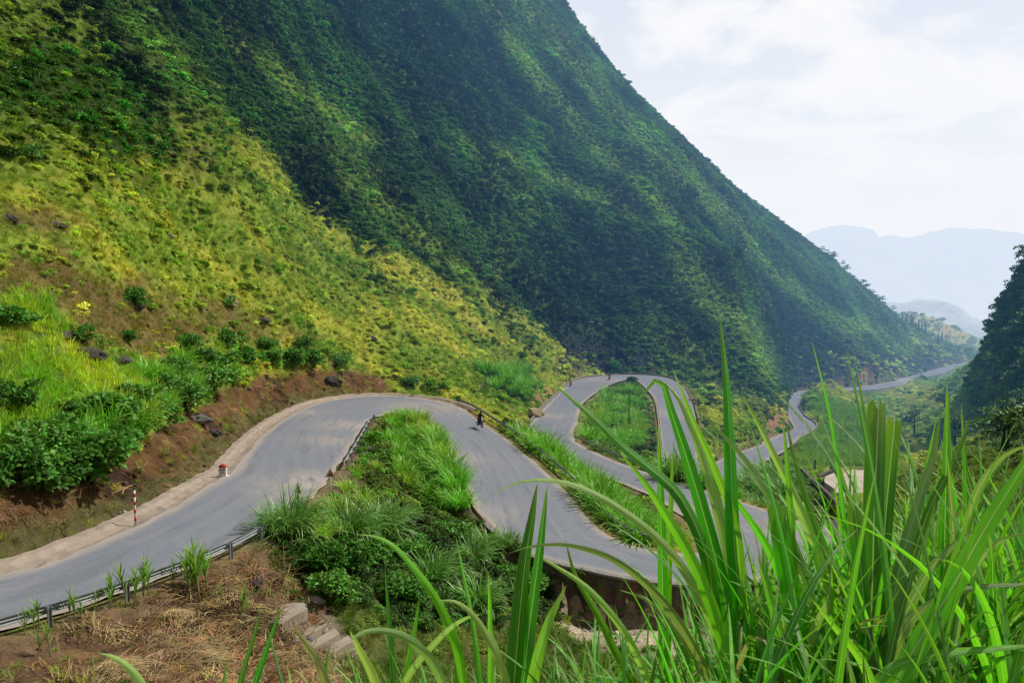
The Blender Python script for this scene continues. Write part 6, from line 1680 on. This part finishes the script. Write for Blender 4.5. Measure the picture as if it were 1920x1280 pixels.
hero_plant(975, 2.3, 'stiff upright bundle of broad blades left of centre at the bottom', [
    ('g', 46, 2.3, 2.35, False, [(960, 1340), (972, 1180), (985, 1050), (998, 970), (1008, 903)]),
    ('g', 32, 2.32, 2.3, False, [(975, 1340), (992, 1180), (1008, 1060), (1018, 980), (1026, 908)]),
    ('m', 34, 2.2, 2.2, False, [(985, 1340), (1005, 1240), (1030, 1160), (1062, 1096)]),
    ('p', 22, 2.2, 2.0, False, [(965, 1340), (940, 1250), (900, 1170), (860, 1130), (820, 1125)])])
hero_plant(860, 2.4, 'long dark blade arching left over the shaded scrub at bottom centre', [
    ('g', 24, 2.4, 2.2, False, [(875, 1340), (858, 1220), (822, 1130), (775, 1062), (735, 1020), (700, 1004), (668, 1002)]),
    ('m', 14, 2.4, 2.5, False, [(905, 1340), (890, 1190), (872, 1090), (854, 1002)]),
    ('m', 16, 2.5, 2.5, False, [(918, 1340), (920, 1240), (918, 1150), (916, 1070)]),
    ('p', 26, 2.1, 1.9, False, [(850, 1340), (815, 1250), (770, 1200), (720, 1182), (680, 1185), (650, 1205)])])
hero_plant(735, 2.5, 'thin upright blades at the bottom left of the foreground grass', [
    ('m', 15, 2.5, 2.5, False, [(742, 1340), (735, 1230), (728, 1140), (722, 1066)]),
    ('p', 26, 2.3, 2.1, False, [(720, 1340), (700, 1270), (672, 1215), (655, 1180)]),
    ('m', 16, 2.4, 2.4, False, [(755, 1340), (765, 1250), (778, 1180), (786, 1120)]),
    ('p', 18, 2.4, 2.1, False, [(735, 1340), (770, 1260), (830, 1190), (870, 1160), (905, 1150)])])
hero_plant(600, 2.2, 'yellowed drooping blade among low grass at the bottom left of centre', [
    ('y', 24, 2.2, 2.2, False, [(625, 1340), (600, 1250), (572, 1205), (548, 1172)]),
    ('y', 14, 2.2, 2.1, False, [(600, 1340), (580, 1290), (562, 1262), (550, 1255)]),
    ('m', 14, 2.3, 2.3, False, [(615, 1340), (612, 1260), (618, 1210)])])
hero_plant(465, 2.0, 'pair of narrow upright blades at the bottom before the dry straw', [
    ('g', 15, 2.0, 2.0, False, [(432, 1360), (455, 1260), (474, 1200), (490, 1140)]),
    ('g', 17, 2.0, 2.0, False, [(455, 1360), (482, 1270), (506, 1200), (528, 1136)]),
    ('m', 12, 2.0, 2.0, False, [(415, 1350), (420, 1280), (428, 1232)])])
hero_plant(275, 1.9, 'single pale blade bowing left at the bottom left edge', [
    ('p', 24, 1.9, 1.8, False, [(295, 1350), (262, 1278), (225, 1238), (182, 1222)])])
hero_plant(1640, 2.2, 'stalk with broad cut-off blades ending square, right of centre', [
    ('g', 42, 2.2, 2.25, True, [(1628, 1340), (1634, 1150), (1640, 950), (1648, 752)]),
    ('y', 9, 2.05, 2.0, False, [(1632, 1175), (1660, 1160), (1700, 1168), (1738, 1182)]), ('y', 8, 2.05, 2.0, False, [(1630, 1190), (1612, 1172), (1640, 1158), (1668, 1150)]), ('y', 12, 2.1, 2.0, False, [(1625, 1260), (1600, 1200), (1590, 1220), (1588, 1268)]),
    ('g', 26, 2.25, 2.3, True, [(1645, 1300), (1652, 1100), (1664, 930), (1678, 786)]),
    ('g', 30, 2.15, 2.15, True, [(1628, 1340), (1622, 1160), (1610, 1020), (1602, 945)]),
    ('p', 34, 2.2, 2.4, False, [(1650, 1280), (1680, 1100), (1716, 960), (1748, 860), (1764, 770)]),
    ('m', 30, 2.2, 2.4, False, [(1660, 1260), (1700, 1090), (1740, 960), (1790, 860), (1820, 780)]),
    ('p', 26, 2.1, 1.9, False, [(1665, 1330), (1690, 1180), (1735, 1080), (1790, 1020), (1850, 985), (1890, 978)])])
hero_plant(1585, 2.6, 'stalk with long pale blades sweeping left across the road', [
    ('g', 14, 2.6, 2.7, False, [(1600, 1250), (1590, 1080), (1576, 920), (1558, 790), (1540, 710), (1520, 632)]),
    ('p', 28, 2.6, 2.7, False, [(1590, 1240), (1540, 1060), (1490, 930), (1450, 850), (1420, 790), (1388, 735)]),
    ('p', 26, 2.5, 2.5, False, [(1585, 1280), (1520, 1100), (1460, 960), (1415, 885), (1370, 830), (1318, 778)]),
    ('m', 26, 2.5, 2.6, False, [(1580, 1320), (1500, 1160), (1440, 1030), (1395, 960), (1350, 905), (1300, 870)]),
    ('m', 22, 2.6, 2.8, False, [(1588, 1200), (1556, 1060), (1520, 960), (1490, 860), (1475, 790)])])
hero_plant(1490, 2.4, 'broad blade with a torn yellow tip beside the lower hairpin road', [
    ('g', 36, 2.4, 2.45, True, [(1510, 1340), (1490, 1170), (1470, 1040), (1456, 948)]),
    ('g', 24, 2.45, 2.5, False, [(1500, 1330), (1492, 1150), (1484, 1010), (1475, 860), (1466, 780)]),
    ('m', 26, 2.3, 2.2, False, [(1495, 1340), (1465, 1200), (1440, 1110), (1420, 1040)]),
    ('p', 22, 2.4, 2.3, False, [(1505, 1320), (1520, 1200), (1560, 1120), (1600, 1085), (1640, 1080)])])
hero_plant(1775, 2.3, 'tall spear-like blade rising against the gully at the right', [
    ('g', 36, 2.3, 2.35, False, [(1768, 1340), (1770, 1150), (1772, 980), (1775, 840), (1776, 716)]),
    ('p', 26, 2.3, 2.3, False, [(1780, 1340), (1790, 1160), (1788, 1020), (1782, 920), (1776, 850)]),
    ('g', 24, 2.5, 2.5, False, [(1800, 1340), (1810, 1130), (1812, 950), (1808, 840), (1802, 752)]),
    ('p', 30, 2.3, 2.1, False, [(1785, 1300), (1800, 1080), (1825, 940), (1870, 865), (1915, 838), (1960, 832)]),
    ('p', 26, 2.2, 2.0, False, [(1775, 1330), (1795, 1150), (1830, 1060), (1880, 1010), (1940, 1000)])])
hero_plant(1680, 1.7, 'broadest blade slanting across the right corner toward the frame edge', [
    ('g', 52, 1.7, 1.75, False, [(1625, 1380), (1700, 1240), (1780, 1110), (1850, 985), (1910, 890), (1975, 780)]),
    ('p', 24, 1.8, 1.7, False, [(1640, 1360), (1690, 1190), (1760, 1122), (1850, 1098), (1960, 1094)]),
    ('m', 26, 1.7, 1.7, False, [(1590, 1370), (1660, 1262), (1750, 1228), (1850, 1216), (1980, 1205)]),
    ('m', 28, 1.7, 1.7, False, [(1660, 1380), (1620, 1250), (1560, 1170), (1520, 1120)])])

# the thicket behind and below them
def thicket_kind(seed, n=11):
    rg = np.random.default_rng(seed); rb_ = Ribbon(); m_ = MB()
    lean = rg.normal(0, 0.08, 2)
    st = np.array([[lean[0] * f * f, lean[1] * f * f, 0.62 * f] for f in np.linspace(0, 1, 6)])
    m_.tube([tuple(p - np.array([0, 0, 0.1 * (i == 0)])) for i, p in enumerate(st)], [0.012, 0.011, 0.010, 0.009, 0.007, 0.004], 7)
    for i in range(n):
        f = 0.18 + 0.82 * i / (n - 1); p0 = np.array([np.interp(f, np.linspace(0, 1, 6), st[:, k]) for k in range(3)])
        a = i * 2.6 + rg.normal(0, 0.5); up = f ** 2
        P = blade_path(p0, a, rg.uniform(0.12, 0.55) * (1.2 - 0.8 * up), rg.uniform(0.5, 0.85) * (0.75 + 0.25 * f), rg.uniform(0.5, 2.1) * (1.1 - 0.55 * up), 16, rg)
        wv = np.array([-math.sin(a), math.cos(a), rg.normal(0, 0.25)]); W = np.repeat(wv[None], 16, 0)
        rb_.leaf(P, rg.uniform(0.011, 0.024), W, 0.3, rg.random(), False, 0.15)
    return rb_.mesh('foliage'), m_.mesh('stem', True)
TH = []
for i in range(9):
    a, b = thicket_kind(700 + i, 20 + i % 4); a.materials.append((LGREEN, LMID, LGREEN, LMID, LPALE, LGREEN, LMID, LGREEN)[i % 8] if i < 8 else LDRY); b.materials.append(STALK); TH.append((a, b))
ENVX = [300, 540, 620, 700, 900, 1000, 1100, 1200, 1300, 1400, 1500, 1600, 1700, 1800, 1880, 2000]
ENVY = [1300, 1272, 1240, 1210, 1190, 1205, 1235, 1240, 1205, 1095, 1040, 1005, 985, 955, 925, 895]
cnt = 0; ntry = 0
while cnt < 300 and ntry < 6000:
    ntry += 1
    px = 520 + 1480 * (random.random() ** 0.72)
    Y = random.choice([random.uniform(1.5, 3.2), random.uniform(2.2, 5.0), random.uniform(4.0, 8.5)])
    env = np.interp(px, ENVX, ENVY) + abs(random.gauss(0, 90)) + (60 if Y < 2.2 else 0)
    X, _, ztop = at(px, env, Y); zg = gz(X, Y); h = ztop - zg
    if h < 0.35: continue
    s_ = min(max(h / (1.05 if px > 1080 else 1.25), 0.4), 2.2)
    zb = zg if h <= 2.35 else ztop - 2.35
    if zb > zg + 0.05: continue
    k = random.randrange(9)
    if k == 8 and random.random() < 0.6: k = 1
    t = empty('tall_grass', (X, Y, zg - 0.03), random.random() * 6.28); w_ = s_ * random.uniform(0.8, 1.05)
    t.scale = (w_, w_, s_); t['kind'] = 'thing'
    zone = 'left part' if px < 1000 else ('middle part' if px < 1450 else 'right part')
    tag(t, {'left part': 'low green grass plant in the foreground thicket along the bottom left of centre', 'middle part': 'green grass plant in the foreground thicket below the lower hairpin', 'right part': 'leafy grass plant in the dense foreground thicket at the lower right'}[zone], 'grass plant', 'foreground thicket, ' + zone)
    for nm, me in (('foliage', TH[k][0]), ('stem', TH[k][1])):
        o = bpy.data.objects.new(nm, me); col.objects.link(o); o.parent = t
    cnt += 1
print('thicket', cnt)
# ------------------------------------------------------------------ far mountains
def far_mat():
    m, nt = new_mat('far_mountain')
    tc = nn(nt, 'ShaderNodeTexCoord')
    a = noise(nt, 0.006, 8, 0.65, tc.outputs['Object'])
    cc = mixc(nt, ramp(nt, a, [(0.42, 0.0), (0.56, 1.0)]), (0.02, 0.05, 0.02), (0.5, 0.48, 0.40))
    return finish(m, nt, principled(nt, cc, 0.95, 0.1))
FM = far_mat()
def far_range(name, prof, Y, depth, base_z, seed, rough):
    xs = np.array([p[0] for p in prof], float); ys = np.array([p[1] for p in prof], float)
    nx, ny = 420, 70
    pxs = np.linspace(xs[0], xs[-1], nx)
    rj = np.random.default_rng(seed + 40)
    top = np.interp(pxs, xs, ys)
    for gap, amp in ((17.0, 7.0), (7.0, 3.0), (3.5, 1.2)):
        kx = np.arange(xs[0], xs[-1] + gap, gap); top = top + np.interp(pxs, kx + rj.uniform(-.4, .4, len(kx)) * gap, rj.uniform(-1, 1, len(kx)) * amp)
    V = np.empty((ny, nx, 3))
    for j in range(ny):
        t = j / (ny - 1)                          # 0 front foot .. 1 behind the crest
        yy = Y - depth + 1.6 * depth * t
        prof_t = np.sin(np.clip(t / 0.625, 0, 1) * math.pi / 2) ** 0.9 if t < 0.625 else math.cos((t - 0.625) / 0.375 * math.pi / 2)
        for_x = (pxs - 960) / F * Y
        ztop = np.array([at(a, b, Y)[2] for a, b in zip(pxs, top)])
        rr = fbm(for_x / (depth * 0.35) + seed, np.full(nx, yy / (depth * 0.35)), 5)
        V[j, :, 0] = for_x * (yy / Y) ** 0.3; V[j, :, 1] = yy
        V[j, :, 2] = base_z + (ztop - base_z) * prof_t + rough * rr * (1 - prof_t ** 4)
    ii = np.arange(nx * ny).reshape(ny, nx)
    qq = np.stack([ii[:-1, :-1], ii[:-1, 1:], ii[1:, 1:], ii[1:, :-1]], -1).reshape(-1, 4)
    o = link(name, mesh_np(name, V.reshape(-1, 3), qq), FM); o['kind'] = 'structure'
    return o
far_range('mountains', [(1100, 470), (1400, 470), (1470, 455), (1510, 440), (1530, 430), (1552, 425), (1578, 432), (1600, 447), (1625, 456), (1645, 447), (1662, 447), (1672, 452), (1684, 457), (1700, 442), (1712, 436), (1722, 439), (1738, 428), (1750, 433), (1766, 425), (1778, 430), (1792, 424), (1806, 431), (1820, 430), (1836, 446), (1850, 456), (1862, 450), (1876, 460), (1890, 453), (1906, 461), (1930, 458), (2000, 440), (2150, 430), (2400, 460)], 3900, 1500, -350, 3, 120)
far_range('hills', [(1400, 620), (1600, 590), (1680, 572), (1700, 566), (1725, 566), (1745, 561), (1765, 572), (1790, 592), (1820, 600), (1850, 604), (1900, 585), (2000, 570), (2200, 560)], 1650, 520, -280, 8, 50)
vm = bpy.data.meshes.new('valley'); vm.from_pydata([(-3000, 900, -170), (4500, 900, -170), (14000, 14000, -300), (-9000, 14000, -300)], [], [(0, 1, 2, 3)])
vo = link('valley', vm, FM); vo['kind'] = 'structure'

# ------------------------------------------------------------------ daylight
SUN_TO = Vector((0.62, 0.22, 0.80)).normalized()
el = math.asin(SUN_TO.z); azr = math.atan2(SUN_TO.x, SUN_TO.y)
sd = bpy.data.lights.new('sun', 'SUN'); sd.energy = 5.0; sd.angle = R(1.2); sd.color = (1.0, 0.965, 0.90)
so = bpy.data.objects.new('sun', sd); col.objects.link(so)
so.rotation_euler = (-SUN_TO).to_track_quat('-Z', 'Y').to_euler()
wd = bpy.data.worlds.new('World'); scene.world = wd; wd.use_nodes = True
nt = wd.node_tree; nt.nodes.clear()
sky = nn(nt, 'ShaderNodeTexSky', sky_type='NISHITA'); sky.sun_disc = False
sky.sun_elevation = el; sky.sun_rotation = azr; sky.altitude = 1200; sky.air_density = 1.0; sky.dust_density = 2.0
tc = nn(nt, 'ShaderNodeTexCoord')
sp = nn(nt, 'ShaderNodeSeparateXYZ'); nt.links.new(tc.outputs['Generated'], sp.inputs[0])
# clouds lie on a high sheet: direction / height
zc = mathn(nt, 'ADD', mathn(nt, 'MAXIMUM', sp.outputs[2], 0.0), 0.22)
cb = nn(nt, 'ShaderNodeCombineXYZ'); nt.links.new(mathn(nt, 'DIVIDE', sp.outputs[0], zc), cb.inputs[0]); nt.links.new(mathn(nt, 'DIVIDE', sp.outputs[1], zc), cb.inputs[1])
c1 = noise(nt, 2.3, 7, 0.55, cb.outputs[0], 0.5)
c2 = noise(nt, 5.0, 6, 0.6, cb.outputs[0], 0.3)
cl = mathn(nt, 'ADD', mathn(nt, 'MULTIPLY', c1, 0.8), mathn(nt, 'MULTIPLY', c2, 0.2))
cov = ramp(nt, cl, [(0.44, 0.0), (0.51, 0.65), (0.60, 1.0)])
haze_band = ramp(nt, sp.outputs[2], [(0.0, 1.0), (0.10, 0.9), (0.30, 0.0)])
ccol = mixc(nt, c2, (9.8, 9.8, 10.0), (10.3, 10.1, 10.0))
veil = mixc(nt, 0.82, sky.outputs[0], (8.75, 9.2, 10.1))
s1 = mixc(nt, cov, veil, ccol)
s1 = mixc(nt, haze_band, s1, (8.9, 9.2, 9.75))
# the vault darkens away from the bright valley end
up = ramp(nt, sp.outputs[2], [(0.35, 1.0), (0.70, 0.38)])
fr = ramp(nt, mathn(nt, 'MULTIPLY_ADD', sp.outputs[1], 0.5, 0.5), [(0.2, 0.42), (0.75, 1.0)])
s1 = mixc(nt, 1.0, s1, up, 'MULTIPLY'); s1 = mixc(nt, 1.0, s1, fr, 'MULTIPLY')
bg = nn(nt, 'ShaderNodeBackground'); bg.inputs[1].default_value = 0.1; nt.links.new(s1, bg.inputs[0])
wo = nn(nt, 'ShaderNodeOutputWorld'); nt.links.new(bg.outputs[0], wo.inputs[0])

scene.view_settings.view_transform = 'Standard'; scene.view_settings.look = 'None'
scene.view_settings.exposure = 0.0; scene.view_settings.gamma = 1.0
scene.cycles.use_denoising = True
scene.cycles.max_bounces = 6; scene.cycles.diffuse_bounces = 3; scene.cycles.glossy_bounces = 2
scene.cycles.transmission_bounces = 4; scene.cycles.transparent_max_bounces = 4
scene.cycles.caustics_reflective = False; scene.cycles.caustics_refractive = False
